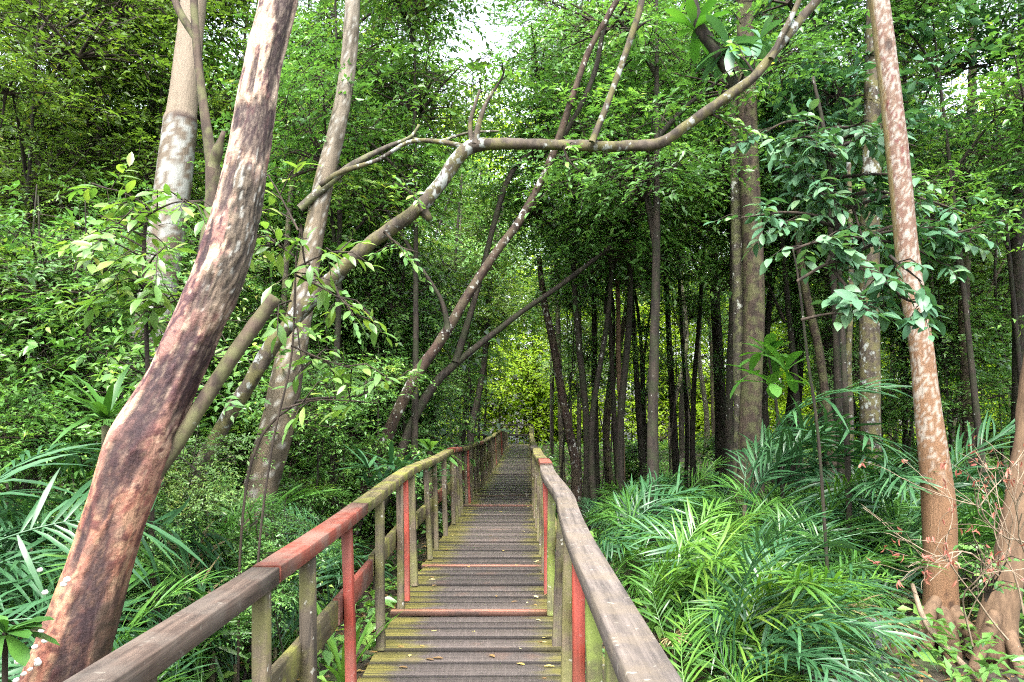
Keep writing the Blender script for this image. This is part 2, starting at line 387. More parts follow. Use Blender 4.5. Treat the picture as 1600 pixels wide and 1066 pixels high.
# ------------------------------------------------------------------ boardwalk
_d = [0, 4.3, 5.8, 7.5, 10, 12.9, 15, 20, 28, 39, 60]
def _sm(v): 
    q = np.linspace(0, 60, 601); w = np.interp(q, _d, v); k = np.ones(19) / 19
    return q, np.convolve(np.pad(w, 9, 'edge'), k, 'valid')
_ql, _l = _sm([-.86, -.85, -.845, -.83, -.80, -.765, -.71, -.60, -.46, -.23, .1]); _, _r = _sm([.31, .305, .30, .315, .34, .37, .425, .53, .69, .91, 1.25])
_, _z = _sm([-.02, 0, .05, .065, .02, -.05, -.12, -.19, -.23, -.26, -.3])
XL = lambda y: np.interp(y, _ql, _l); XR = lambda y: np.interp(y, _ql, _r); ZD = lambda y: np.interp(y, _ql, _z)
RH = .975
bw = thing('boardwalk', 'long mossy plank boardwalk running away between two railings', 'boardwalk', (0, 0, 0))
rb = np.random.default_rng(3)
y = .7; k = 0; far = Geo(); farn = 0
reds = [5.72, 7.42, 12.75]
while y < 39.2:
    w = rb.uniform(.15, .235); isred = any(abs(y + .06 - r_) < .08 for r_ in reds)
    if isred: w = .105; reds = [r_ for r_ in reds if abs(y + .06 - r_) >= .08]
    yc = y + w / 2
    xl, xr, z = XL(yc) - .02 + rb.normal(0, .012), XR(yc) + .02 + rb.normal(0, .012), ZD(yc)
    dz = rb.normal(0, .006) + (.02 if isred else 0); th = .035
    tl = (rb.normal(0, .022), rb.normal(0, .003) + math.atan2(float(ZD(yc + .1) - ZD(yc - .1)), .2) * 0, rb.normal(0, .006))
    gg = Geo() if k < 100 else far
    box(gg, ((xl + xr) / 2, yc, z - th / 2 + dz), (xr - xl, w - rb.uniform(.010, .022), th), tl, rb.random(), 1 if isred and k >= 100 else 0)
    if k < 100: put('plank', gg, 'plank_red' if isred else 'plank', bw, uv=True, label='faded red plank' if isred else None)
    y += w + .002; k += 1
for q in range(10):    # the crossing walk the boardwalk runs into
    box(far, (-2.0, 39.3 + q * .14, -.29), (6.2, .125, .035), None, rb.random())
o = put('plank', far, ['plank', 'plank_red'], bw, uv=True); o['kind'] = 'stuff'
for off in (.12, -.12):
    g = Geo()
    for y in np.arange(.7, 39, 1.5):
        e = min(y + 1.5, 39.1); fx = (lambda q: XL(q) + .16) if off > 0 else (lambda q: XR(q) - .16)
        a_, b_ = np.array([fx(y), y, ZD(y) - .105]), np.array([fx(e), e, ZD(e) - .105]); m = (a_ + b_) / 2; v = b_ - a_
        box(g, m, (.06, np.linalg.norm(v), .12), (math.atan2(v[2], v[1]), 0, -math.atan2(v[0], v[1])))
    put('stringer', g, 'rail_green', bw)
for y in np.arange(1.5, 39, 2.4):
    for fx in (XL(y) + .06, XR(y) - .06):
        g = Geo(); box(g, (fx, y, ZD(y) - .62), (.09, .09, 1.1)); put('pile', g, 'post', bw)

def beam(geo, p, q, w, h, ext=0, tint=.5, wob=0, seed=0, n=None):
    """A sawn board from p to q, w wide, h high, its ends square, slightly uneven."""
    p, q = np.array(p, float), np.array(q, float)
    return strip(geo, np.array([p, q]), w, h)
def strip(geo, C, w, h):
    C = np.asarray(C, float); T = nrm(np.gradient(C, axis=0)); S = nrm(np.cross(T, [0, 0, 1.])); U = np.cross(S, T); b = .004
    pr = [(-w / 2 + b, -h / 2), (w / 2 - b, -h / 2), (w / 2, -h / 2 + b), (w / 2, h / 2 - b), (w / 2 - b, h / 2), (-w / 2 + b, h / 2), (-w / 2, h / 2 - b), (-w / 2, -h / 2 + b)]
    V = np.stack([C + S * x + U * z for x, z in pr], 1).reshape(-1, 3); n = len(C)
    Q = [[r * 8 + i, r * 8 + (i + 1) % 8, r * 8 + 8 + (i + 1) % 8, r * 8 + 8 + i] for r in range(n - 1) for i in range(8)]
    for b0 in (0, (n - 1) * 8): Q += [[b0 + 0, b0 + 1, b0 + 2, b0 + 7], [b0 + 7, b0 + 2, b0 + 3, b0 + 6], [b0 + 6, b0 + 3, b0 + 4, b0 + 5]]
    geo.add(V, Q)

def railing(label, side, segs, posts, mids):
    ed = XL if side < 0 else XR
    t = thing('railing', label, 'railing', (float(ed(5)), 5, 0))
    r = np.random.default_rng(40 + side)
    cx = lambda y: ed(y) + side * (.035 if side < 0 else .0) + .012 * math.sin(y * 1.7 + side) * (y > 4.5) + (.03 * math.exp(-((y - 5.0) / .9) ** 2) if side > 0 else 0)
    rz = lambda y: ZD(y) + RH + .012 * math.sin(y * 1.25 + 1) * (1 if y > 4 else .3)
    for kk, (a_, b_, m) in enumerate(segs):
        g = Geo(); q = np.linspace(a_, b_ + (-.006), max(2, int((b_ - a_) / .3) + 2)); jx, jz = r.normal(0, .004), r.normal(0, .003) + (.006 if 'red' in m else 0)
        strip(g, np.array([[cx(v) + jx, v, rz(v) - .032 + jz] for v in q]), .105 if side < 0 else .115, .062)
        put('handrail', g, m, t, label='faded red handrail board' if 'red' in m else None)
    for (y, m, tl) in posts:
        g = Geo(); x = ed(y) - side * .02; z0 = ZD(y) - (.0 if y > 4.6 else .0); z1 = rz(y) - .066
        w = r.uniform(.06, .075)
        a_ = np.array([x, y, z0 + .001]); b_ = np.array([cx(y) - side * .015 + r.normal(0, .006), y + tl, z1])
        T = nrm(b_ - a_); S = nrm(np.cross([0, -1., 0], T)); U = np.cross(T, S); b = .005
        pr = [(-w / 2 + b, -w / 2), (w / 2 - b, -w / 2), (w / 2, -w / 2 + b), (w / 2, w / 2 - b), (w / 2 - b, w / 2), (-w / 2 + b, w / 2), (-w / 2, w / 2 - b), (-w / 2, -w / 2 + b)]
        V = np.vstack([np.stack([c_ + S * i_ * (.75 if side > 0 else .8) + U * j_ for i_, j_ in pr]) for c_ in (a_, (a_ + b_) / 2 + [r.normal(0, .004), 0, 0], b_)])
        Q = [[q * 8 + i, q * 8 + (i + 1) % 8, q * 8 + 8 + (i + 1) % 8, q * 8 + 8 + i] for q in (0, 1) for i in range(8)]
        for b0 in (0, 16): Q += [[b0, b0 + 1, b0 + 2, b0 + 7], [b0 + 7, b0 + 2, b0 + 3, b0 + 6], [b0 + 6, b0 + 3, b0 + 4, b0 + 5]]
        g.add(V, Q); put('post', g, m, t, label={'post_red': 'red painted post', 'post_green': 'moss green post'}.get(m))
    for (a_, b_, m, zz) in mids:
        g = Geo(); q = np.linspace(a_, b_, max(2, int((b_ - a_) / .5) + 2))
        strip(g, np.array([[ed(v) + side * .045, v, ZD(v) + zz] for v in q]), .038, .135)
        put('mid_rail', g, m, t, label='red painted mid rail' if 'red' in m else None)
r = np.random.default_rng(77)
lp = [(.9, 'post', 0), (1.9, 'post', 0), (2.72, 'post', .02), (3.3, 'post', .05), (4.12, 'post_red', .0), (5.0, 'post', 0), (5.85, 'post', .06), (6.12, 'post_red', .1), (6.6, 'post', .08), (7.75, 'post', 0), (8.3, 'post', .04)]
y = 9.3
while y < 39: lp.append((y, 'post' if r.random() < .92 else 'post_red', r.normal(0, .03))); y += r.choice([.45, .8, .95, 1.1])
railing('weathered wooden railing with red painted sections, the dead leaning trunk behind it', -1,
        [(.4, 2.83, 'rail_brown'), (2.84, 4.5, 'rail_red'), (4.51, 10.6, 'rail_green'), (10.61, 11.9, 'rail_red'), (11.91, 15.8, 'rail_green'), (15.81, 17.6, 'rail_red'), (17.61, 27, 'rail_green'), (27.01, 39, 'rail_green')], lp,
        [(1.4, 3.98, 'rail_green', .50), (4.02, 4.95, 'rail_red', .50), (4.97, 6.1, 'rail_green', .52), (7.1, 8.9, 'rail_green', .46), (8.92, 9.7, 'rail_red', .48), (9.72, 12.5, 'rail_green', .48), (12.52, 13.4, 'rail_red', .5), (13.42, 38, 'rail_green', .5)])
rp = [(1.35, 'post', 0), (2.25, 'post_green', .02), (2.8, 'post_green', 0), (3.45, 'post_red', 0), (4.2, 'post', 0), (5.05, 'post', 0), (5.75, 'post_green', 0), (6.35, 'post_red', .03), (7.1, 'post', 0), (8.0, 'post', 0)]
y = 8.9
while y < 39: rp.append((y, 'post', r.normal(0, .03))); y += r.choice([.6, .9, 1.1])
railing('grey wavy wooden railing on the side of the feather palms', 1,
        [(.4, 7.1, 'rail_grey'), (7.11, 8.1, 'rail_red'), (8.11, 11.6, 'rail_green'), (11.61, 14.5, 'rail_grey'), (14.51, 26, 'rail_green'), (26.01, 39, 'rail_green')], rp,
        [(1.0, 4.5, 'rail_green', .48), (4.52, 9, 'rail_green', .5), (9.02, 20, 'rail_green', .5), (20.02, 38, 'rail_green', .5)])
t = thing('railing', 'dark cross railing closing off the far end of the boardwalk', 'railing', (0, 40.6, -.27))
for z, h in ((.72, .07), (.2, .1)):
    g = Geo(); strip(g, np.array([[-5, 40.6, z - .0], [1.1, 40.6, z]]), .06, h); put('handrail' if z > .5 else 'mid_rail', g, 'rail_dark', t)
for x in np.arange(-4.9, 1.2, .86):
    g = Geo(); box(g, (x, 40.68, .2), (.08, .08, .98)); put('post', g, 'rail_dark', t)

# things lying on the boardwalk
rl = np.random.default_rng(9)
spots = [(640, 1025, 'yellow'), (655, 1008, 0), (632, 1012, 0), (693, 1028, 0), (820, 1038, 0), (816, 1010, 'y'), (850, 1040, 'y'), (738, 985, 'p'), (672, 987, 0), (733, 886, 0), (775, 930, 0), (845, 892, 0), (700, 858, 0),
         (705, 843, 'y'), (712, 838, 'y'), (770, 837, 0), (812, 785, 0), (820, 830, 'y'), (680, 905, 'y'), (590, 1018, 0), (765, 1022, 0), (725, 762, 0), (826, 940, 'y'), (648, 957, 0)]
for _ in range(34):
    py = 1066 - 330 * rl.random() ** .8; f_ = rl.random(); f_ = f_ if rl.random() < .4 else (.06 + .1 * rl.random() if rl.random() < .5 else .9 + .08 * rl.random()); a_ = np.interp(py, [736, 787, 872, 945, 1066], [768, 728, 668, 625, 575]); b_ = np.interp(py, [736, 787, 872, 945, 1066], [831, 834, 848, 860, 872]); spots.append((a_ + (b_ - a_) * f_, py, 'y' if rl.random() < .4 else 0))
for i, (px, py, kd) in enumerate(spots):
    d = 1.47 * F / (py - 640)
    for _ in range(4):
        q = P(px, py, d); d = d * (EYE[2] - ZD(d) - .01) / max(.3, EYE[2] - q[2])
    q = P(px, py, d); q[2] = ZD(d) + .006
    g = Geo(); an = rl.uniform(0, 6.28); L = rl.uniform(.035, .07)
    blades(g, np.zeros((1, 3)), np.array([[math.cos(an), math.sin(an), .12]]), np.array([[0, 0, 1.]]), L, L * .5, rl.uniform(.3, 1), fold=.12, droop=.1)
    o = link('fallen_leaf', g.mesh('fallen_leaf', 'fallen' if kd else 'litter'), None, tuple(q))
    tag(o, 'small yellowish dead leaf lying on the boardwalk planks' if kd else 'small brown dead leaf lying on the boardwalk planks', 'leaf', 'yellow leaves fallen on the planks' if kd else 'brown leaves fallen on the planks')
d = 14.6; g = Geo(); tube(g, resample([[XL(d) + .05, d, ZD(d) + .02], [0, d + .03, ZD(d) + .025], [XR(d) - .04, d - .05, ZD(d) + .04]], .1), np.full(99, .016)[:len(resample([[XL(d) + .05, d, 0], [0, d + .03, 0], [XR(d) - .04, d - .05, 0]], .1))], 6, .2)
o = put('stick', g, 'bark_red', None); tag(o, 'thin reddish stick lying across the planks beyond the faded red plank', 'stick')

# ------------------------------------------------------------------ trunks
def track(rows, d0, d1=None):
    """rows of (px, py, width px) -> centres, radii, and the py coordinate as a running length; depth goes d0 -> d1 along the rows."""
    d1 = d0 if d1 is None else d1; n = len(rows); L = [0]
    for a_, b_ in zip(rows, rows[1:]): L.append(L[-1] + math.hypot(b_[0] - a_[0], b_[1] - a_[1]))
    out = []
    for (px, py, w), l in zip(rows, L):
        d = d0 + (d1 - d0) * l / L[-1]; q = P(px, py, d); out.append([*q, w / 2 * d / F, py])
    return np.array(out)
def trunk(name, rows, d0, d1, mat, parent, seg=10, per=.12, amp=.1, fr=3, seed=1, paint=None, label=None, ws=1.0):
    T = resample(track([(a_, b_, w_ * ws) for a_, b_, w_ in rows], d0, d1), per); g = Geo()
    tube(g, T[:, :3], T[:, 3], seg, amp, fr, 0, seed, paint, T[:, 4])
    return put(name, g, mat, parent, True, paint is not None, label=label)

def C(*v): return np.array(v)
def lerp(a_, b_, m): return a_ + (b_ - a_) * np.asarray(m)[..., None]
def spot(A, H, h0, a0, rh, ra, nz, soft=.35):
    dd = np.sqrt(((H - h0) / rh) ** 2 + ((A - a0) / ra) ** 2) + (nz - .5) * 1.5
    return 1 - sst(dd, 1 - soft, 1 + soft)
def paint_dead(A, H, L):
    Z = A * 0
    wp = (fbm(np.stack([A * 2.5, L * 3, Z + 40], -1), 30, 3) - .5) * .5
    A2 = A + wp
    st = fbm(np.stack([A2 * 5, L * 14, Z], -1), 1, 5); st2 = fbm(np.stack([A2 * 2.6, L * 8, Z + 9], -1), 2, 5); fi = fbm(np.stack([A * 26, L * 40, Z], -1), 3, 4)
    blot = fbm(np.stack([A2 * 2.0, L * 8, Z + 3], -1), 8, 5); mot = fbm(np.stack([A2 * 8, L * 40, Z + 7], -1), 9, 4); sub = fbm(np.stack([A2 * 5, L * 18, Z + 17], -1), 19, 4)
    pale = lerp(C(.86, .68, .52), C(.58, .40, .29), sst(fi * .6 + st * .4, .35, .65))
    c = lerp(pale, C(.34, .16, .145), sst(st2 * .55 + sub * .45, .49, .55) * .85)
    c = lerp(c, C(.11, .05, .06), sst(st * .5 + mot * .5, .485, .535) * sst(blot, .43, .51) * .95)
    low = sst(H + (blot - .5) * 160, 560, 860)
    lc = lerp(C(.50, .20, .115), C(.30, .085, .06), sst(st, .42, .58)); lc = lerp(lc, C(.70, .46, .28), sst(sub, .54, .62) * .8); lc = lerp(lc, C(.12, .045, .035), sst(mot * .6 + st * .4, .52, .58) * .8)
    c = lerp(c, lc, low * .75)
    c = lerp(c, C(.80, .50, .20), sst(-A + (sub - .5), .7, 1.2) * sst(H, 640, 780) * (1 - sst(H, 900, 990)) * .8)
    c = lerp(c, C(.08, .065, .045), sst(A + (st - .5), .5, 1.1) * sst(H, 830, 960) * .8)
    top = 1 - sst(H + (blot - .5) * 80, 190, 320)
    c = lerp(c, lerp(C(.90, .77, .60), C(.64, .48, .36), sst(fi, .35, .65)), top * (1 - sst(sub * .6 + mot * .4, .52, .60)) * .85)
    bl = 0
    jit = .55 * (st - .5) + .35 * (mot - .5) + .5
    for h0, a0, rh, ra in ((205, .8, 42, .8), (192, -.5, 18, .42), (60, 1.1, 80, .35), (20, .8, 22, .45), (575, 1.25, 66, .42), (545, .3, 40, .24), (640, .05, 62, .36), (605, -.3, 36, .22), (950, .4, 125, .32), (745, -.1, 55, .28), (725, .4, 28, .22), (470, .1, 32, .22), (130, -.15, 26, .16), (300, -.2, 36, .26), (395, -.6, 36, .2), (840, -.5, 44, .2)):
        bl = np.maximum(bl, spot(A2, H, h0, a0, rh * 1.2, ra * 1.4, jit, .3) * (.8 + .2 * sst(fi, .3, .55)))
    c = lerp(c, C(.040, .022, .028), bl * .93)
    nzz = fbm(np.stack([A * 5, L * 7, Z], -1), 12, 4)
    bark = sst(A + (nzz - .5) * 1.6, .05, .25) * sst(H + (nzz - .5) * 90, 245, 285) * (1 - sst(H + (nzz - .5) * 140, 430, 540))
    sc = fbm(np.stack([A * 14, L * 26, Z], -1), 21, 4)
    bc = lerp(C(.06, .048, .036), C(.23, .19, .14), sst(sc, .35, .65)); bc = lerp(bc, C(.52, .54, .50), sst(fbm(np.stack([A * 11, L * 24, Z + 5], -1), 31, 4) + .25 * (nzz - .5), .66, .70))
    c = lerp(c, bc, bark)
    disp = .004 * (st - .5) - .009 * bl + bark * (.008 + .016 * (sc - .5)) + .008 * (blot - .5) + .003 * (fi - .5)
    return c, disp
rows = [(-20, 1400, 165), (35, 1230, 155), (95, 1066, 142), (158, 880, 117), (190, 780, 118), (218, 700, 130), (245, 645, 113), (268, 598, 100), (297, 533, 98), (350, 400, 95), (386, 250, 82), (396, 190, 80), (411, 100, 66), (436, 0, 68), (455, -120, 66), (470, -300, 58)]
dead = thing('dead_tree', 'barkless dead leaning trunk with red and black stains behind the brown handrail', 'tree', P(-20, 1400, 3.0))
rows = [(a_, b_, w_ * (.79 if b_ > 150 else .88)) for a_, b_, w_ in rows]
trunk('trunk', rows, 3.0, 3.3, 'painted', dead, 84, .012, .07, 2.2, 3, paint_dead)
trunk('broken_limb', [(245, 745, 18), (290, 672, 23), (345, 585, 24), (390, 520, 23), (430, 464, 22)], 3.12, 3.2, 'bark_brown', dead, 14, .02, .2, 9, 5, label='sawn brown limb stub')
rf = np.random.default_rng(5)
for (px, py) in [(107, 912), (112, 905), (78, 925), (70, 890), (55, 975), (72, 985), (62, 1010), (66, 1030), (55, 1045), (36, 1032), (78, 1000), (45, 1052), (33, 1062), (67, 1035)]:
    q = P(px - 6, py, 2.93); g = Geo(); s = rf.uniform(.006, .011)
    tube(g, np.array([q, q + [0, -.012, 0], q + [0, -.02, .002]]), [s, s * 1.1, s * .5], 7, .2); put('bracket_fungus', g, 'fungus', dead)

def paint_grey(A, H, L):
    n1 = fbm(np.stack([A * 3, L * 6, A * 0], -1), 41, 5); n2 = fbm(np.stack([A * 5, L * 26, A * 0], -1), 42, 3); n3 = fbm(np.stack([A * 2, L * 1.2, A * 0], -1), 43, 3)
    c = lerp(C(.10, .085, .055), C(.22, .18, .12), sst(n1, .35, .65)); c = lerp(c, C(.25, .23, .07), sst(-A + (n1 - .5) * 2, .2, 1.1) * sst(n3, .35, .6) * .8)
    c = lerp(c, C(.36, .34, .28), (1 - sst(H, 120, 330)) * sst(n1, .3, .6) * .7); c = lerp(c, C(.50, .52, .48), sst(n2, .66, .72) * .8)
    return c, .006 * (n1 - .5)
tr = thing('leaning_tree', 'tall grey brown leaning tree rising behind the dead trunk, mossy along one side', 'tree', P(385, 930, 7.6))
trunk('trunk', [(368, 960, 60), (392, 850, 50), (408, 760, 52), (432, 670, 54), (452, 570, 46), (472, 470, 37), (490, 370, 33), (507, 280, 31), (527, 200, 28), (543, 110, 26), (551, 0, 25), (556, -160, 23), (560, -420, 18)], 7.6, 9.0, 'painted', tr, 26, .05, .1, 2, 7, paint_grey)
def paint_white(A, H, L):
    n1 = fbm(np.stack([A * 3, L * 2, A * 0], -1), 51, 4); n2 = fbm(np.stack([A * 3, L * 13, A * 0], -1), 52, 4)
    up = 1 - sst(H + (n1 - .5) * 16, 184, 192)
    c = lerp(C(.16, .13, .10), C(.26, .22, .16), n1); c = lerp(c, C(.46, .50, .48), sst(n2, .49, .57))
    cu = lerp(C(.30, .25, .18), C(.42, .36, .28), n1)
    c = lerp(c, cu, up); seam = np.exp(-((H - 188) / 6) ** 2); c = lerp(c, C(.06, .03, .02), seam * sst(A, -.9, .2))
    return c, -.012 * up + .008 * seam
tr = thing('pale_tree', 'pale trunk with white lichen below a ragged bark collar, beside the dead trunk', 'tree', P(215, 800, 8.5))
trunk('trunk', [(205, 860, 66), (228, 600, 62), (250, 430, 58), (270, 290, 56), (282, 190, 50), (290, 120, 46), (302, 0, 44), (312, -160, 42), (318, -400, 34)], 8.5, 9.2, 'painted', tr, 24, .04, .08, 2, 8, paint_white)
tr = thing('forked_sapling', 'thin forked brown stem standing between the pale tree and the dead trunk', 'tree', P(40, 1130, 5.2))
trunk('trunk', [(40, 1160, 30), (180, 800, 27), (258, 600, 26), (310, 450, 25), (330, 340, 25), (333, 270, 24), (326, 220, 17), (316, 150, 14), (307, 70, 13), (303, 0, 12), (300, -140, 10)], 5.2, 5.6, 'bark_brown', tr, 12, .05, .12, 4, 9)
trunk('limb', [(304, 58, 11), (290, 35, 13), (277, 10, 12), (262, -40, 10), (240, -150, 8)], 5.55, 5.7, 'bark_brown', tr, 10, .05, .1, 4, 9)
trunk('limb', [(333, 262, 18), (341, 232, 18), (344, 222, 11), (350, 205, 7)], 5.35, 5.3, 'bark_brown', tr, 8, .04, .1, 4, 4)

tr = thing('arching_tree', 'lichen spotted tree arching sideways over the boardwalk', 'tree', P(235, 900, 6.3))
arch = trunk('trunk', [(235, 1000, 30), (290, 790, 30), (345, 672, 29), (395, 590, 29), (440, 520, 29), (500, 455, 29), (560, 396, 28), (610, 358, 27), (650, 330, 27), (690, 285, 26), (715, 248, 25), (742, 228, 26), (790, 225, 22), (850, 226, 21), (930, 228, 21), (1000, 228, 21), (1035, 222, 20), (1075, 194, 20), (1130, 156, 20), (1180, 118, 19), (1215, 75, 18), (1250, 32, 18), (1282, -8, 17), (1330, -80, 15), (1390, -200, 10)], 6.3, 5.7, 'bark_lichen', tr, 16, .025, .3, 8, 11, ws=.82)
for rws, d in (([(742, 225, 11), (748, 195, 9), (758, 165, 7), (772, 140, 5)], 5.95), ([(738, 225, 9), (735, 190, 7), (750, 140, 4)], 5.97), ([(662, 330, 18), (672, 344, 10)], 6.0),
               ([(925, 222, 11), (948, 165, 10), (968, 110, 10), (985, 60, 10), (1003, 0, 10), (1020, -120, 7)], 5.85), ([(735, 232, 9), (690, 222, 8), (640, 222, 7), (590, 250, 7), (530, 270, 9), (500, 290, 8)], 6.0),
               ([(1205, 92, 10), (1222, 55, 9), (1240, 20, 9), (1262, -30, 8)], 5.75)):
    trunk('limb', rws, d, d, 'bark_lichen', tr, 8, .05, .12, 5, 12)
tr = thing('fallen_branch', 'mossy dead branch hung across the leaning grey trunk', 'branch', P(560, 260, 8.2))
trunk('stem', [(468, 326, 12), (500, 298, 14), (545, 262, 12), (600, 232, 8), (640, 215, 6), (655, 195, 4)], 8.12, 8.3, 'bark_grey', tr, 9, .05, .15, 5, 14)
trunk('twig', [(640, 215, 5), (680, 222, 5), (730, 208, 4), (780, 205, 3)], 8.3, 8.4, 'bark_grey', tr, 6, .05, .15, 5, 14)

tr = thing('slanting_tree', 'slender slanting tree with flaking red patches beside the railing', 'tree', P(560, 790, 10))
trunk('trunk', [(545, 850, 26), (580, 745, 24), (612, 665, 24), (648, 590, 22), (690, 530, 20), (735, 455, 18), (775, 395, 17), (812, 345, 17), (842, 290, 15), (868, 230, 14), (895, 150, 13), (920, 80, 12), (950, 25, 12), (985, -40, 11), (1030, -160, 9)], 10, 9, 'bark_red', tr, 12, .06, .2, 5, 15, ws=.8)
for rws in ([(868, 235, 8), (905, 170, 8), (930, 110, 8), (945, 40, 7), (972, -20, 6)], [(700, 515, 10), (690, 470, 7), (660, 420, 4)]): trunk('limb', rws, 9.5, 9.4, 'bark_dark', tr, 8, .08, .12, 5, 16)
tr = thing('dark_sapling', 'thin dark crooked sapling leaning across beneath the arching tree', 'tree', P(590, 800, 11))
trunk('trunk', [(590, 810, 20), (615, 740, 19), (645, 660, 18), (680, 600, 17), (720, 562, 14), (770, 522, 12), (820, 484, 11), (870, 450, 10), (920, 412, 9), (955, 385, 7)], 11, 11.5, 'bark_dark', tr, 10, .07, .2, 5, 17, ws=.8)
trunk('limb', [(712, 566, 12), (745, 455, 9), (790, 290, 9), (830, 235, 7)], 11.2, 11.4, 'bark_dark', tr, 8, .07, .12, 5, 17)

def paint_right(A, H, L):
    n1 = fbm(np.stack([A * 4, L * 3, A * 0], -1), 61, 4); n2 = fbm(np.stack([A * 5, L * 34, A * 0], -1), 62, 3); n3 = fbm(np.stack([A * 3, L * 14, A * 0 + 2], -1), 63, 4)
    c = lerp(C(.25, .135, .065), C(.34, .205, .115), n1)
    up = 1 - sst(H + (n1 - .5) * 120, 330, 620)
    c = lerp(c, lerp(C(.22, .115, .08), C(.30, .22, .16), n1), up); c = lerp(c, C(.20, .06, .055), up * sst(n3, .56, .66) * sst(-np.abs(H - 200), -190, -60))
    c = lerp(c, C(.62, .62, .57), sst(n2 + .08 * (1 - sst(H, 640, 720)) + .22 * (n3 - .5), .60, .66) * (1 - sst(H, 690, 780)) * .62)
    c = lerp(c, C(.27, .22, .06), sst(-A + (n1 - .5), .8, 1.4) * up * .8); c = lerp(c, C(.34, .16, .05), sst(A + (n1 - .5), .6, 1.2) * sst(H, 260, 400) * (1 - sst(H, 560, 640)) * .7)
    bl = np.maximum(np.maximum(spot(A, H, 80, -.1, 9, .3, n3, .2), spot(A, H, 940, .1, 9, .18, n3, .2)), spot(A, H, 922, -.1, 8, .12, n3, .2)); bl = np.maximum(bl, spot(A, H, 722, -.3, 12, .12, n3, .2))
    c = lerp(c, C(.05, .025, .015), bl * .85)
    return c, .006 * (n1 - .5) - .006 * bl
rt = thing('lichen_tree', 'straight tan trunk spotted with white lichen above spreading roots, in the palms', 'tree', P(1470, 1010, 7.2))
trunk('trunk', [(1474, 1030, 84), (1472, 985, 66), (1471, 950, 56), (1470, 900, 52), (1467, 800, 53), (1458, 710, 47), (1450, 640, 43), (1440, 550, 38), (1428, 470, 38), (1418, 400, 38), (1408, 300, 37), (1398, 200, 36), (1386, 100, 35), (1373, 0, 34), (1350, -160, 32), (1320, -420, 26)], 7.2, 7.4, 'painted', rt, 32, .025, .06, 2, 21, paint_right, ws=.92)
for rws in ([(1464, 935, 18), (1446, 968, 26), (1425, 990, 28), (1402, 1015, 24), (1385, 1045, 16)], [(1470, 950, 24), (1478, 985, 30), (1488, 1020, 28), (1492, 1060, 20)], [(1486, 945, 18), (1502, 975, 24), (1528, 998, 24), (1552, 1030, 18)], [(1455, 950, 18), (1450, 990, 24), (1440, 1030, 22), (1445, 1070, 14)]):
    trunk('root', rws, 7.15, 6.6, 'bark_tan', rt, 12, .03, .18, 5, 22)
tr = thing('bent_tree', 'tan bent trunk with gnarled roots behind the dry twiggy shrub', 'tree', P(1560, 1010, 6.8))
trunk('trunk', [(1545, 1040, 66), (1560, 970, 56), (1576, 890, 46), (1590, 800, 42), (1604, 700, 38), (1618, 560, 34), (1640, 350, 30), (1670, 0, 26)], 6.8, 7.2, 'bark_tan', tr, 18, .04, .2, 4, 23)
for rws in ([(1556, 960, 22), (1540, 1000, 22), (1520, 1050, 16)], [(1572, 980, 22), (1590, 1030, 20), (1600, 1070, 12)]): trunk('root', rws, 6.75, 6.4, 'bark_tan', tr, 10, .04, .2, 4, 24)
tr = thing('stump', 'short dark grey stump standing among the palms', 'stump', P(1362, 1030, 6.6)); trunk('trunk', [(1364, 1050, 34), (1362, 1005, 30), (1362, 965, 27)], 6.6, 6.6, 'stump', tr, 14, .02, .18, 6, 25)
tr = thing('stick', 'pale dead stick leaning against the roots of the lichen spotted tree', 'stick', P(1530, 1060, 6.2)); trunk('stem', [(1425, 912, 6), (1445, 970, 9), (1480, 1015, 10), (1530, 1062, 9), (1545, 1080, 8)], 6.5, 6.1, 'stick', tr, 8, .04, .12, 6, 26)
o = thing('twin_trunk_tree', 'stout grey brown trunk with a red brown foot behind the feather palms', 'tree', P(1172, 875, 10.6))
trunk('trunk', [(1170, 890, 50), (1172, 760, 42), (1172, 690, 36), (1174, 600, 32), (1178, 500, 33), (1176, 380, 32), (1170, 260, 31), (1166, 100, 28), (1160, -100, 24)], 10.6, 10.6, 'bark_brown', o, 16, .1, .1, 2, 27)
trunk('stem', [(1162, 880, 28), (1158, 740, 24), (1156, 600, 20), (1154, 450, 20), (1150, 300, 18), (1146, 100, 16)], 10.8, 10.8, 'bark_grey', o, 12, .1, .1, 2, 28)

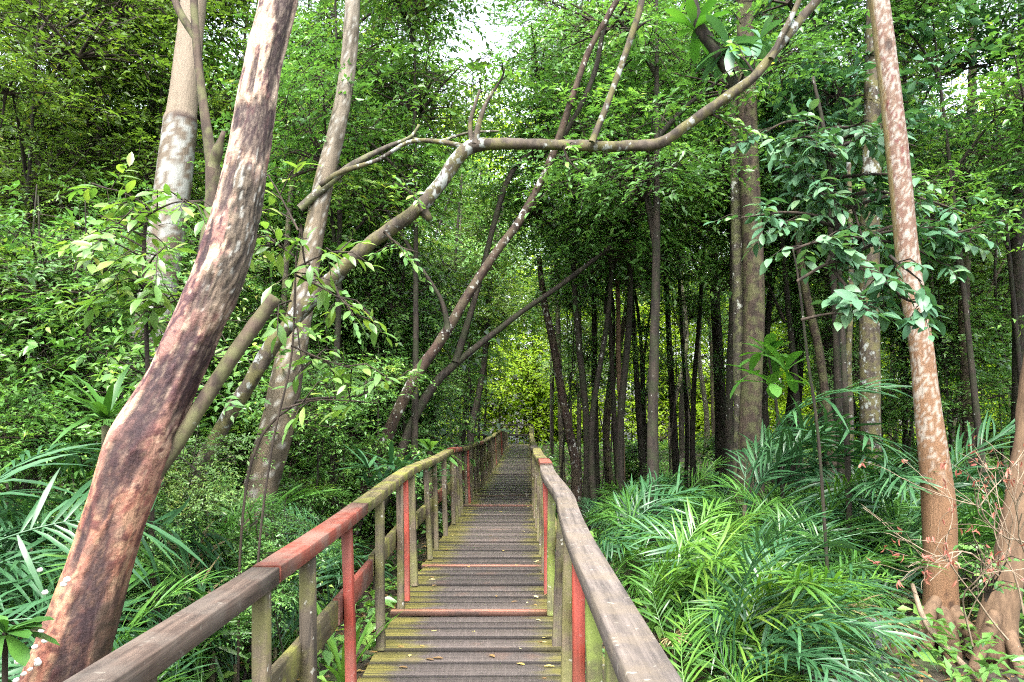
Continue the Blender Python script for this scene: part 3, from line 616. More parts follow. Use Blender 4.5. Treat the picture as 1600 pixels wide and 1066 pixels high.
# ------------------------------------------------------------------ leafy trees
def clus(parent, q, r, kind, rr, flat=1.0):
    me = CL[kind, int(rr.integers(NV[kind]))]; b = np.array(parent.location)
    return link('crown', me, parent, tuple(np.asarray(q) - b), (rr.normal(0, .18), rr.normal(0, .18), rr.uniform(0, 6.28)), (r, r, r * flat * rr.uniform(.8, 1.1)))
def clear(q, r):
    """Keeps the walkway free: x distance from its middle line and height above the planks."""
    x, y, z = q
    if y > 42 or z - r > 3.2: return True
    m = (XL(y) + XR(y)) / 2
    return abs(x - m) > .75 + r * .8
def zone(name, label, cat, group, px, d, py, n, nc, r, kinds, seed, bark='bark_dark', tw=.045, sp=1.0, skip=None, lean=.25):
    rr = np.random.default_rng(seed)
    for i in range(n):
        x_ = px[0] + (px[1] - px[0]) * (i + rr.uniform(.1, .9)) / n; dd = rr.uniform(*d)
        b = G(x_, dd)
        if abs(b[0] - (XL(dd) + XR(dd)) / 2) < 1.1 and dd < 41: b[0] += 1.3 * (1 if b[0] > .2 else -1); b[2] = float(gz(b[0], b[1]))
        zt, zb = P(800, py[0], dd)[2], max(P(800, py[1], dd)[2], b[2] + .35)
        t = thing(name, label, cat, b, group)
        top = np.array([b[0] + rr.normal(0, lean), b[1] + rr.normal(0, lean), zt + .2])
        mid = (b + top) / 2 + [rr.normal(0, .12), rr.normal(0, .12), 0]
        C_ = resample(np.array([b - [0, 0, .1], b * .8 + top * .2 + [rr.normal(0, .05), 0, 0], mid, top]), .25)
        w = tw * rr.uniform(.7, 1.3); g = Geo(); tube(g, C_, np.linspace(w, w * .1, len(C_)), 7, .12, 3, 0, i + seed); 
        K = rr.choice(kinds) if not isinstance(kinds, str) else kinds
        pos = []
        for c_ in range(nc):
            for _ in range(8):
                z = zb + (zt - zb) * (c_ + rr.uniform(0, 1)) / nc; an = rr.uniform(0, 6.28); ra = r * rr.uniform(.2, .95) * sp
                f = np.clip((z - b[2]) / (zt - b[2]), 0, 1); q = b + (top - b) * f; q = np.array([q[0] + math.cos(an) * ra, q[1] + math.sin(an) * ra, z])
                R = r * rr.uniform(.75, 1.2)
                u_ = (q - EYE); fx = 800 + F * u_[0] / (u_[1] * cp + u_[2] * sp); fy = 533 - F * (-u_[1] * sp + u_[2] * cp) / (u_[1] * cp + u_[2] * sp)
                if clear(q, R) and not (skip and skip(fx, fy)): break
            else: continue
            pos.append(q); clus(t, q, R, K, rr)
            a_ = b + (top - b) * max(.1, f - .12)
            tube(g, resample(np.array([a_, (a_ + q) / 2 + [0, 0, .08], q]), .2), np.linspace(w * .5, w * .15, len(resample(np.array([a_, (a_ + q) / 2 + [0, 0, .08], q]), .2))), 5, .1, 3)
        put('trunk', g, bark, t, True)
hole = lambda x, y: math.hypot((x - 660) / 205, (y - 45) / 200) < 1 or math.hypot((x - 1130) / 60, (y - 10) / 60) < 1 or math.hypot((x - 1340) / 60, (y - 20) / 60) < 1 or math.hypot((x - 1370) / 50, (y - 480) / 60) < 1
hole2 = lambda x, y: hole(x, y) or math.hypot((x - 690) / 250, (y - 40) / 200) < 1
zone('olive_tree', 'dark olive leaved tree filling the upper corner behind the pale trunk', 'tree', 'olive leaved trees behind the pale trunk', (-120, 270), (9.6, 12), (-120, 330), 5, 5, 1.2, 'olive', 1)
zone('dense_shrub', 'dense small leaved shrub behind the dead trunk above the drooping palms', 'shrub', 'small leaved shrubs behind the dead trunk', (-160, 140), (5.8, 8), (330, 680), 5, 5, .8, ['mid', 'fine', 'lime'], 2)
zone('dense_shrub', 'leafy green shrub behind the lime green sapling and the dead trunk', 'shrub', 'leafy shrubs behind the lime green sapling', (150, 330), (9.2, 10.5), (330, 720), 3, 5, .85, ['mid', 'lime', 'fine'], 17, lean=.1)
zone('dense_shrub', 'low green shrub between the palms and the leaning grey tree', 'shrub', 'shrubs around the leaning grey tree', (300, 520), (10.6, 13), (380, 860), 4, 6, .95, ['fine', 'mid'], 3)
zone('fine_shrub', 'fine leaved shrub massed against the far side of the stained railing', 'shrub', 'fine leaved shrubs along the railing', (440, 700), (10.5, 15), (400, 770), 7, 6, 1.0, 'fine', 4)
zone('fine_shrub', 'light green shrub leaning on the slanting tree beyond the railing', 'shrub', 'light green shrubs around the slanting tree', (470, 660), (8.4, 9.6), (560, 790), 4, 3, .5, ['fine', 'mid'], 18, tw=.02, lean=.1)
zone('small_shrub', 'small bright shrub between the dead trunk and the leaning grey tree', 'shrub', 'small bright shrubs beside the dead trunk', (270, 350), (4.6, 5.4), (690, 800), 2, 3, .3, ['mid', 'lime'], 19, tw=.012, lean=.05)
zone('small_shrub', 'small leaved low shrub between the palms and the brown handrail', 'shrub', 'low shrubs behind the brown handrail', (230, 540), (4.3, 6.6), (820, 960), 5, 3, .28, ['fine', 'mid', 'fine'], 22, tw=.012, lean=.06)
zone('small_shrub', 'small leaved shrub among the drooping palms', 'shrub', 'small shrubs among the drooping palms', (-60, 200), (5.4, 6.4), (640, 820), 2, 4, .45, ['fine', 'mid'], 23, tw=.015, lean=.06)
zone('canopy_tree', 'bright leaved canopy tree above the arching limb', 'tree', 'canopy trees above the arching limb', (420, 940), (9.5, 17), (-140, 380), 8, 5, 1.15, ['fine', 'lime', 'lime'], 5, tw=.07, skip=hole)
zone('shade_tree', 'dark fine leaved tree hanging over the far boardwalk', 'tree', 'dark trees over the far boardwalk', (840, 1150), (12, 20), (20, 405), 8, 5, 1.3, 'fine', 6, tw=.08, skip=hole)
zone('shade_tree', 'leafy tree behind the lichen spotted trunk', 'tree', 'leafy trees behind the lichen spotted trunk', (1130, 1700), (9, 15), (-120, 400), 8, 4, 1.2, ['mid', 'blue', 'fine'], 7, tw=.07, skip=hole)
zone('understory_tree', 'dim understory tree in the deep shade beyond the lichen spotted trunk', 'tree', 'understory trees beyond the palms', (1340, 1760), (12, 21), (380, 700), 7, 4, 1.15, ['fine', 'mid'], 8)
zone('low_shrub', 'low shaded shrub between the trunks past the palm bed', 'shrub', 'low shrubs past the palm bed', (870, 1500), (15, 32), (690, 745), 4, 3, .8, ['fine', 'mid'], 14, tw=.02)
zone('forest_tree', 'forest tree far behind the dead trunk', 'tree', 'forest trees far behind the dead trunk', (-500, 700), (15, 32), (110, 700), 14, 6, 1.9, ['mid', 'fine', 'lime'], 9, tw=.1, skip=hole2)
zone('forest_tree', 'forest tree deep in the stand beyond the palms', 'tree', 'forest trees deep beyond the palms', (900, 2100), (26, 40), (200, 400), 6, 4, 1.7, ['mid', 'fine'], 10, tw=.1, skip=hole)
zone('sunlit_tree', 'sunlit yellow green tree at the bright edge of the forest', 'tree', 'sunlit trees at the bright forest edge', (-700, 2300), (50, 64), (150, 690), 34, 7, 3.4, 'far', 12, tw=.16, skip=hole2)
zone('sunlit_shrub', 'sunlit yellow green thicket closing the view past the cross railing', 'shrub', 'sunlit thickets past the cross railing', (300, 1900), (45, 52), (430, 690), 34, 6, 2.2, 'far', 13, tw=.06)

zone('bright_tree', 'airy bright green tree leaning in over the end of the boardwalk', 'tree', 'airy bright trees over the end of the boardwalk', (690, 900), (27, 40), (270, 590), 9, 5, 1.5, 'lime', 15, tw=.06)
zone('leafy_sapling', 'thin leafy sapling veiling the dark trunks past the palm bed', 'sapling', 'leafy saplings veiling the stand', (860, 1340), (12.5, 19), (360, 620), 9, 4, .5, 'fine', 20, tw=.018, sp=1.5)
# slender trunks of the stand
rs = np.random.default_rng(21)
stand = []
for i in range(54): stand.append((rs.uniform(845, 1640), rs.uniform(15, 38)))
for i in range(10): stand.append((rs.uniform(655, 790), rs.uniform(18, 36)))
for i in range(14): stand.append((rs.uniform(-100, 460), rs.uniform(12, 28)))
for i, (px, d) in enumerate(stand):
    b = G(px, d)
    if abs(b[0] - (XL(d) + XR(d)) / 2) < 1.2: b[0] += 1.5 * (1 if b[0] > .3 else -1)
    beyond = px > 800
    tl = 'slender dark trunk standing in the shaded stand beyond the palms' if beyond else ('slender dark trunk in the shade where the boardwalk bends away' if px > 600 else 'slender trunk half hidden in the thicket behind the dead tree')
    t = thing('slender_tree', tl, 'tree', b, 'slender trunks beyond the palms' if beyond else ('slender trunks by the far boardwalk' if px > 600 else 'slender trunks behind the dead tree'))
    h = rs.uniform(6, 10) * (1 + d / 60); ln_ = rs.normal(0, .07, 2) * h
    w = rs.choice([.028, .04, .055, .08, .12], p=[.38, .32, .2, .08, .02]) * (1 + d / 60)
    pts = np.array([b - [0, 0, .15], b + [rs.normal(0, .08), 0, h * .15], b + [ln_[0] * .35 + rs.normal(0, .28), ln_[1] * .3, h * .4], b + [ln_[0] * .7 + rs.normal(0, .35), ln_[1] * .6, h * .7], b + [ln_[0], ln_[1], h]])
    C_ = resample(pts, .3); g = Geo(); R_ = np.linspace(w, w * .5, len(C_)); R_[0] *= 1.6; R_[1] *= 1.2; tube(g, C_, R_, 9, .12, 2, 0, i)
    put('trunk', g, rs.choice(['bark_dark', 'bark_dark', 'bark_brown', 'bark_grey']), t, True)
    for q in range(int(rs.integers(2, 5))):
        k_ = rs.uniform(.4, .85); a_ = C_[int(k_ * (len(C_) - 1))]; an = rs.uniform(0, 6.28); e = a_ + [math.cos(an) * rs.uniform(.6, 1.6), math.sin(an) * .8, rs.uniform(.6, 1.8)]
        g = Geo(); cc = resample(np.array([a_, (a_ + e) / 2 + [0, 0, -.1], e]), .2); tube(g, cc, np.linspace(w * .45, w * .15, len(cc)), 6, .1, 3); put('limb', g, 'bark_dark', t, True)
        u_ = e - EYE; z_ = u_[1] * cp + u_[2] * sp
        if clear(e, .8) and not hole2(800 + F * u_[0] / z_, 533 - F * (u_[2] * cp - u_[1] * sp) / z_): clus(t, e, rs.uniform(.7, 1.1) * (1 + d / 70), rs.choice(['fine', 'fine', 'olive']), rs)
# named trunks of the stand
for nm, lb, rws, d, m in (
    ('spotted_tree', 'straight trunk with pale lichen blotches low down, behind the dim palms', [(1362, 800, 36), (1360, 650, 31), (1358, 450, 30), (1362, 250, 28), (1366, 60, 26), (1368, -120, 22)], 10.5, 'bark_lichen'),
    ('dark_tree', 'smooth dark upright trunk between two thin leaning stems', [(1302, 720, 32), (1302, 560, 27), (1298, 400, 26), (1288, 230, 24), (1280, 60, 20), (1276, -100, 16)], 15, 'bark_dark'),
    ('thin_tree', 'thin brown stem curving up beside the smooth dark trunk', [(1300, 720, 17), (1292, 640, 14), (1280, 550, 13), (1262, 470, 13), (1250, 400, 11), (1240, 300, 9)], 12, 'bark_brown'),
    ('thin_tree', 'thin pale stem next to the lichen blotched trunk', [(1328, 800, 12), (1328, 650, 10), (1326, 560, 9), (1330, 430, 8), (1326, 250, 7)], 10, 'bark_lichen'),
    ('reddish_tree', 'reddish slender trunk leaning beside the far railing', [(900, 730, 16), (888, 670, 14), (875, 600, 13), (865, 540, 12), (850, 470, 10), (842, 400, 8)], 15, 'bark_red'),
    ('thin_tree', 'yellowish thin stem among the dark stand behind the young palm', [(972, 720, 9), (970, 640, 8), (966, 560, 8), (966, 480, 7), (962, 380, 6)], 14, 'bark_tan'),
    ('dark_tree', 'black trunk dividing low down in the bright gap of the stand', [(1128, 720, 22), (1124, 600, 17), (1118, 480, 16), (1112, 360, 14), (1098, 220, 12), (1090, 60, 10)], 19, 'bark_dark'),
    ('dark_tree', 'black trunk forking above dark roots behind the bright leaf rosette', [(1232, 730, 34), (1240, 640, 24), (1246, 540, 20), (1244, 440, 18), (1240, 300, 14), (1238, 120, 10)], 16, 'bark_dark'),
    ('brown_tree', 'brown mossy trunk rising where the dry shrub begins', [(1516, 800, 20), (1512, 640, 17), (1506, 480, 16), (1512, 300, 14), (1520, 100, 12), (1518, -80, 10)], 14, 'bark_brown'),
    ('dark_tree', 'dark trunk beside the bent tan tree', [(1592, 760, 26), (1594, 560, 22), (1590, 380, 20), (1596, 180, 18), (1600, -60, 14)], 13, 'bark_dark'),
    ('thin_tree', 'pale thin pole leaning between the forked stem and the leaning grey tree', [(452, 330, 9), (470, 260, 9), (488, 200, 8), (500, 140, 7), (505, 100, 5)], 10.5, 'bark_grey')):
    if rws[0][1] < 640: rws = [(rws[0][0] - 20, 760, rws[0][2] * 1.3)] + list(rws)
    gy = 640 + (EYE[2] + .6) / d * F; rws = [(rws[0][0], max(rws[0][1] + 20, gy), rws[0][2] * 1.15)] + list(rws)
    t = thing(nm, lb, 'tree', P(rws[0][0], rws[0][1], d)); trunk('trunk', rws, d, d, m, t, 12, .1, .12, 2, int(d * 7))

# ------------------------------------------------------------------ broad sprays close to the camera
def spray_branch(parent, pts, n, ln, wr, mat, seed, d0, d1, tw=6, br=3, spread=.35, name='leafy_branch'):
    """A bare branch along a pixel track with leafy side twigs."""
    r = np.random.default_rng(seed); T = resample(track([(x, y, tw * (1 - .7 * i / max(1, len(pts) - 1))) for i, (x, y) in enumerate(pts)], d0, d1), .04); g = Geo()
    tube(g, T[:, :3], np.maximum(T[:, 3], .002), 6, .1, 4, 1)
    g.MI[-1][:] = 1
    for b in range(br):
        k = int(r.uniform(.2, .98) * (len(T) - 1)); o = T[k, :3]; ax = nrm(np.gradient(T[:, :3], axis=0))[k]
        dr = nrm(ax * .5 + r.normal(size=3) * np.array([.8, .6, .4])); L = r.uniform(.5, 1) * spread
        cc = np.array([o, o + dr * L * .5 + [0, 0, .02], o + dr * L - [0, 0, L * .2]]); tube(g, cc, [.005, .004, .002], 4, 0, mi=1, cap=False)
        q = np.linspace(.25, 1, n); c_ = o + dr * (L * q)[:, None] - np.array([0, 0, 1]) * (L * .2 * q * q)[:, None]
        sd = nrm(np.cross(dr, [0, 0, 1.])); sg = np.where(np.arange(n) % 2, 1, -1)[:, None]
        D = dr * .6 + sd * sg * np.where(np.arange(n) == n - 1, .1, .9)[:, None] + r.normal(size=(n, 3)) * .3 - np.array([0, 0, .25])
        N = np.array([0, -.25, 1.]) + r.normal(size=(n, 3)) * .35; l = ln * r.uniform(.6, 1.15, n)
        blades(g, c_, D, N, l, l * wr, np.clip(r.normal(.5, .2, n), 0, 1), ((0, .1), (.25, .8), (.5, 1), (.78, .65), (1, .02)), .13, r.uniform(.1, .4))
    o = link(name, g.mesh(name, [mat, 'twig'], parent.location), parent); return o
for i_, (pts_, br_) in enumerate((([(520, 440), (535, 470), (560, 490)], 5), ([(600, 362), (625, 385), (655, 395)], 5), ([(660, 330), (640, 300), (615, 285)], 4), ([(772, 142), (785, 120), (790, 100)], 4), ([(880, 228), (888, 250), (905, 268)], 4), ([(1100, 175), (1125, 185), (1150, 205)], 5), ([(1180, 118), (1165, 95), (1150, 85)], 4), ([(985, 60), (1000, 40), (1020, 30)], 4))):
    spray_branch(arch.parent, pts_, 9, .075, .48, 'leaf_fine', 400 + i_, 5.9, 5.9, 5, br_, .34)
t = thing('sapling', 'large leaved sapling crossing in front of the lichen spotted trunk', 'sapling', P(1300, 900, 6.2))
trunk('stem', [(1300, 1010, 6), (1280, 700, 5), (1262, 560, 4.5), (1248, 440, 4), (1238, 385, 2.5)], 6.4, 6.2, 'bark_dark', t, 8, .06, .1, 4, 31)
for i, (pts, br, n) in enumerate(([[(1245, 440), (1300, 410), (1345, 420), (1390, 450)], 8, 8], [[(1240, 390), (1270, 380), (1320, 370), (1350, 372)], 7, 8], [[(1300, 420), (1350, 480), (1370, 500)], 5, 7], [[(1380, 440), (1420, 470), (1455, 470)], 6, 8], [[(1252, 500), (1300, 490), (1340, 495)], 4, 7], [[(1390, 400), (1440, 440)], 4, 7])):
    spray_branch(t, pts, n, .15, .5, 'leaf_blue', 60 + i, 6.1, 5.9, 6, br, .32)
t = thing('sapling', 'blue green sapling with layered leaves above the palms near the lichen trunk', 'sapling', P(1330, 880, 8.4))
trunk('stem', [(1330, 900, 10), (1320, 600, 9), (1310, 400, 8), (1290, 220, 7), (1270, 120, 5)], 8.4, 8.2, 'bark_dark', t, 8, .06, .1, 4, 32)
for i in range(20):
    x0, y0 = 1310, 200 + i * 11; s = RNG.uniform(-1, 1); ex = 1130 + RNG.uniform(0, 450)
    spray_branch(t, [(1305, y0), ((1305 + ex) / 2, y0 - 20 + RNG.normal(0, 15)), (ex, y0 + RNG.normal(0, 25))], 8, .16, .48, 'leaf_blue', 80 + i, 8.3, RNG.uniform(7.6, 8.8), 7, 8, .42)
t = thing('sapling', 'pale green sapling with long drooping leaves beside the sawn limb stub', 'sapling', P(420, 900, 4.4))
trunk('stem', [(400, 1200, 4), (402, 900, 4), (425, 700, 3.6), (455, 560, 3.4), (462, 420, 3), (470, 350, 2)], 4.4, 4.6, 'twig', t, 8, .05, .1, 4, 33)
for i, (pts, br) in enumerate(([[(462, 420), (500, 400), (540, 390)], 4], [[(460, 400), (430, 380), (410, 370)], 5], [[(466, 360), (440, 310), (430, 290)], 4], [[(455, 540), (500, 560), (560, 580)], 5], [[(455, 470), (430, 480), (415, 500)], 4], [[(440, 640), (500, 625), (590, 630)], 4], [[(462, 430), (520, 460), (565, 500)], 5], [[(470, 350), (480, 420), (520, 440)], 4])):
    spray_branch(t, pts, 5, .13, .36, 'leaf_lance', 120 + i, 4.5, 4.6, 4, br, .3)
t = thing('sapling', 'lime green leafy sapling growing behind the dead trunk under the pale tree', 'sapling', P(230, 900, 4.6))
trunk('stem', [(240, 960, 8), (235, 700, 8), (228, 500, 7), (225, 380, 6), (235, 310, 4)], 4.6, 4.7, 'twig', t, 8, .05, .1, 4, 34)
for i in range(13):
    y0 = 300 + i * 17; ex = 228 + RNG.uniform(-110, 110)
    spray_branch(t, [(228, y0 + 20), ((228 + ex) / 2, y0), (ex, y0 + RNG.normal(0, 12))], 7, .12, .42, 'leaf_lance', 140 + i, 4.65, RNG.uniform(4.3, 4.9), 4, 5, .3)
t = thing('crooked_sapling', 'bare crooked dark sapling curling in front of the leaning grey trunk', 'sapling', P(380, 850, 5.0))
trunk('stem', [(372, 1150, 4), (374, 900, 4), (385, 760, 4.5), (405, 690, 5), (430, 655, 4.5), (462, 628, 4), (472, 580, 3), (468, 540, 2.6), (462, 480, 2.4), (462, 400, 2)], 5.0, 5.1, 'twig', t, 7, .04, .1, 4, 35)
trunk('twig', [(462, 628, 5), (500, 622, 4), (550, 620, 3), (580, 612, 2)], 5.05, 5.1, 'twig', t, 6, .04, .1, 4, 35)
for i, pts in enumerate(([(560, 620), (600, 600), (640, 590)], [(470, 580), (500, 560), (530, 590)])): spray_branch(t, pts, 6, .11, .38, 'leaf_lance', 170 + i, 5.1, 5.2, 3, 4, .28)

def rosette(t, c, n, ln, w, mat, seed, el=(.2, 1.1), droop=.35, prof=((0, .12), (.3, .55), (.65, 1), (.88, .75), (1, .05)), name='leaf', az=None):
    r = np.random.default_rng(seed)
    for i in range(n):
        an = (az[0] + (az[1] - az[0]) * i / max(1, n - 1) if az else i * 2.4) + r.normal(0, .2); e = r.uniform(*el); g = Geo(); l = ln * r.uniform(.75, 1.15)
        D = np.array([[math.cos(an) * math.cos(e), math.sin(an) * math.cos(e), math.sin(e)]]); N = np.array([[-math.cos(an) * math.sin(e), -math.sin(an) * math.sin(e), math.cos(e)]])
        blades(g, np.zeros((1, 3)), D, N, l, w * r.uniform(.85, 1.15), r.uniform(.1, .6), prof, .12, droop * r.uniform(.5, 1.5))
        link(name, g.mesh(name, mat), t, tuple(np.asarray(c) - np.array(t.location)))
b = P(1200, 555, 9.6); t = thing('young_tree', 'young tree with a bunch of big bright green leaves in front of the stout trunk', 'young tree', GX(*P(1222, 640, 9.6)[:2]))
trunk('stem', [(1226, 910, 7), (1222, 760, 6), (1214, 640, 5), (1200, 552, 4)], 9.6, 9.6, 'bark_dark', t, 8, .05, .1, 4, 36)
for dx, dy, n_, sd in ((0, 0, 11, 41), (-28, 30, 6, 42), (28, 25, 7, 47), (5, 45, 5, 48)): rosette(t, P(1200 + dx, 555 + dy, 9.6 - .1 * (sd - 41)), n_, .40, .15, 'leaf_bright', sd, (-.9, 1.3), .35)
q = P(1140, 75, 8.0); t = thing('epiphyte', 'big leaved epiphyte perched on the dark upper branch', 'plant', q); rosette(t, q, 20, .42, .13, 'leaf_blue', 43, (-.7, 1.2), .4)
rosette(t, q + np.array([-.35, .1, .25]), 14, .38, .12, 'leaf_bright', 49, (-.3, 1.3), .4); rosette(t, q + np.array([.4, .2, .2]), 12, .36, .12, 'leaf_blue', 59, (-.6, 1.2), .4)
t = thing('dark_branch', 'black rotting branch carrying the epiphyte', 'branch', P(1078, -60, 8)); trunk('stem', [(1060, -120, 22), (1085, 20, 20), (1115, 75, 20), (1140, 115, 18), (1150, 150, 10)], 8.1, 8.1, 'bark_dark', t, 10, .05, .2, 5, 44)
q = P(672, 705, 10.0); t = thing('nest_plant', 'rosette plant with broad drooping leaves beside the far bend of the railing', 'plant', GX(q[0], q[1])); rosette(t, q, 12, .45, .11, 'leaf_mid', 44, (-.2, 1.0), .5)
trunk('stem', [(672, 890, 12), (672, 705, 9)], 10, 10, 'bark_brown', t, 8, .06)
for (px, py, d, s, lb) in ((640, 735, 8.2, 45, 'spiky fan palm seedling behind the stained railing, beside the slanting tree'), (590, 770, 7.5, 46, 'spiky fan palm seedling under the slanting tree')):
    q = P(px, py, d); t = thing('fan_palm', lb, 'palm', GX(q[0], q[1])); trunk('stem', [(px, 660 + 2.1 / d * F, 9), (px, py, 6)], d, d, 'bark_brown', t, 7, .05)
    for k in range(4):
        c = q + RNG.normal(0, .12, 3); rosette(t, c, 9, .34, .05, 'palm_blue', s * 3 + k, (-.1, .9), .15, ((0, .5), (.4, 1), (.8, .7), (1, .05)), 'fan_segment', (k * 1.6, k * 1.6 + 2.6))
b = P(8, 990, 2.7); t = thing('broadleaf_plant', 'broad leaved bright green plant at the foot of the dead trunk', 'plant', GX(b[0], b[1])); trunk('stem', [(4, 1480, 12), (8, 988, 8)], 2.7, 2.7, 'twig', t, 8, .05); rosette(t, b, 20, .15, .06, 'palm', 50, (-.6, 1.0), .45)
b = P(420, 1060, 3.6); t = thing('broadleaf_plant', 'pale broad leaved plant under the brown handrail', 'plant', GX(b[0], b[1])); rosette(t, b - np.array([0, 0, .15]), 12, .32, .09, 'leaf_lance', 52, (.1, 1.2), .35); trunk('stem', [(420, 1250, 12), (420, 1090, 8)], 3.6, 3.6, 'twig', t, 8, .05)
b = P(540, 1000, 4.9); t = thing('blade_plant', 'tuft of upright lime green blades below the red post', 'plant', b - np.array([0, 0, .3])); rosette(t, np.array(t.location), 11, .55, .045, 'palm_lime', 53, (.9, 1.45), .25, ((0, .7), (.4, 1), (.8, .7), (1, .05)))

# ------------------------------------------------------------------ feather palms
def frond_mesh(name, mat, seed, L=1.5, pairs=26, ll=.36, lw=.03, e0=1.25, e1=-.35, bare=.25, ang=.85, droop=.42):
    r = np.random.default_rng(seed); s = np.linspace(0, 1, 24); el = e0 + (e1 - e0) * s ** 1.25
    pts = np.cumsum(np.stack([np.cos(el), 0 * s, np.sin(el)], 1) * (L / 23), axis=0); g = Geo()
    tube(g, pts, np.linspace(.010, .003, 24), 5, 0, tint=.35, cap=False)
    q = np.linspace(bare, .985, pairs)
    for sg in (-1, 1):
        qq = np.clip(q + r.normal(0, .006, pairs), 0, 1); c = np.stack([np.interp(qq, s, pts[:, k]) for k in range(3)], 1); e = np.interp(qq, s, el)
        T = np.stack([np.cos(e), 0 * e, np.sin(e)], 1); N = np.stack([-np.sin(e), 0 * e, np.cos(e)], 1); Y = np.array([0, 1., 0])
        an = ang * (1 - .35 * qq)[:, None] + r.normal(0, .17, (pairs, 1)); an = np.where((qq > .95)[:, None], .25, an)
        D = T * np.cos(an) + Y * sg * np.sin(an) + N * (.22 + r.normal(0, .12, (pairs, 1)))
        l = ll * (.55 + .45 * np.sin(np.clip((qq - bare) / (1 - bare), 0, 1) * 2.6 + .35)) * r.uniform(.85, 1.1, pairs)
        nn = N + Y * sg * -.3 + r.normal(0, .28, (pairs, 3))
        blades(g, c, D, nn, l, lw * r.uniform(.8, 1.15, pairs), np.clip(r.normal(.5, .17, pairs), 0, 1), ((0, .3), (.25, .9), (.55, 1), (.82, .6), (1, .03)), .10, droop * r.uniform(.4, 1.6, pairs))
    return g.mesh(name, mat)
FR = {}
for mt in ('palm', 'palm_lime', 'palm_blue', 'palm_dead'):
    FR[mt] = [frond_mesh('frond', mt, 900 + i, *a) for i, a in enumerate(((1.5, 20, .46, .024, 1.45, .1), (1.3, 18, .44, .026, 1.4, -.25), (1.7, 22, .48, .025, 1.5, .3), (1.1, 16, .40, .028, 1.4, .2), (1.4, 18, .50, .03, 1.4, -.5)))]
FR['long'] = [frond_mesh('frond', 'palm_blue', 950 + i, 1.9, 19, .66, .038, 1.25, -.5, .3, 1.0, .6) for i in range(3)]
def palm(name, label, group, b, n, sc, mat, seed, az=None, tilt=.55, dead=0, stem=.35, upright=1.0):
    r = np.random.default_rng(seed); b = np.asarray(b, float); t = thing(name, label, 'palm', b, group)
    if az is None and b[1] < 40:          # fronds near the walkway lean away from it
        if 0 < b[0] - XR(b[1]) < 1.75 * sc: az = (-1.35, 1.35)
        elif 0 < XL(b[1]) - b[0] < 1.75 * sc: az = (1.8, 4.48)
    g = Geo(); hs = stem * sc; tube(g, np.array([[0, 0, -.1], [0, 0, hs * .5], [0, 0, hs]]) + b, [.035 * sc, .03 * sc, .02 * sc], 8, .2, 6, 0, seed); put('stem', g, 'bark_brown', t)
    for i in range(n):
        a_ = (az[0] + (az[1] - az[0]) * (i * .618 % 1 * .9 + .1 * r.random())) if az else i * 2.39996 + r.normal(0, .25)
        m = 'palm_dead' if i < dead else mat; tl = r.uniform(-.12, tilt) * (1 if i >= dead else 1.6); s = sc * r.uniform(.7, 1.15)
        o = link('frond', FR[m][int(r.integers(len(FR[m])))], t, (0, 0, hs * r.uniform(.7, 1)), (r.normal(0, .35), tl, a_), (s, s * r.uniform(.8, 1.1), s))
        if i < dead: o['label'] = 'dead straw coloured frond'
    return t
rpz = np.random.default_rng(31); used = []
grp = 'feather palms massed beside the grey railing'
k = 0
for i in range(2000):
    if k >= 44: break
    y = rpz.uniform(2.7, 12.5); x = XR(y) + rpz.uniform(.8 if y > 4 else .95, 1.0 + .40 * y)
    px = 800 + F * x / y
    if px > 1640 or any(math.hypot(x - a_, y - b_) < .6 for a_, b_ in used) or math.hypot(x - 4.0, y - 7.2) < .8 or (px > 1190 and y < 7.8): continue
    used.append((x, y)); k += 1
    near = y < 6
    lab = ('green feather palm with arching fronds pressing against the grey railing' if x - XR(y) < 1.5 and near else 'green feather palm in the thick of the palm bed' if near else 'shaded feather palm at the dark edge under the tree stand')
    mt = rpz.choice(['palm', 'palm', 'palm', 'palm_blue'] if near else ['palm', 'palm', 'palm_blue'])
    hgt = (P(800, 715, y)[2] - gz(x, y)) ; s = np.clip(hgt / 1.95, .42, .85) * rpz.uniform(.85, 1.12) * (.72 if x - XR(y) < 1.1 else 1)
    palm('feather_palm', lab, lab.split(' with')[0].replace('palm', 'palms', 1) + ' beside the boardwalk', GX(x, y), int(rpz.integers(10, 14)), s, mt, 1000 + i, dead=int(k % 4 == 0), tilt=.6)
palm('feather_palm', 'young yellow green palm standing out bright in the palm bed', None, GX(*P(1125, 640, 5.4)[:2]), 8, .85, 'palm_lime', 2001, tilt=.35)
palm('feather_palm', 'lime green palm whose fronds catch the light near the railing', None, GX(*P(1090, 640, 4.3)[:2]), 9, .62, 'palm_lime', 2002, tilt=.8)
palm('feather_palm', 'palm with a dead straw coloured frond drooping low', None, GX(*P(1070, 640, 3.9)[:2]), 9, .62, 'palm', 2003, dead=2, tilt=.8)
palm('feather_palm', 'yellow green upright palm in the middle of the palm bed', None, GX(*P(1010, 640, 6.4)[:2]), 8, .8, 'palm_lime', 2008, tilt=.35)
palm('feather_palm', 'bushy lime green palm in the palm bed nearest the lichen spotted tree', None, GX(*P(1235, 640, 6.2)[:2]), 8, .6, 'palm_lime', 2009, tilt=.5)
palm('feather_palm', 'tall blue green palm frond cluster against the stout trunk', None, GX(*P(1160, 640, 9.0)[:2]), 8, 1.35, 'palm_blue', 2004, tilt=.3, stem=.8)
palm('feather_palm', 'tall blue grey palm between the blotched trunk and the lichen spotted tree', None, GX(*P(1395, 640, 8.6)[:2]), 9, 1.15, 'palm_blue', 2005, tilt=.45, stem=.7)
palm('feather_palm', 'upright dark palm at the start of the palm bed beside the far railing', None, GX(*P(945, 640, 8.6)[:2]), 9, 1.05, 'palm_blue', 2006, tilt=.3, stem=.5)
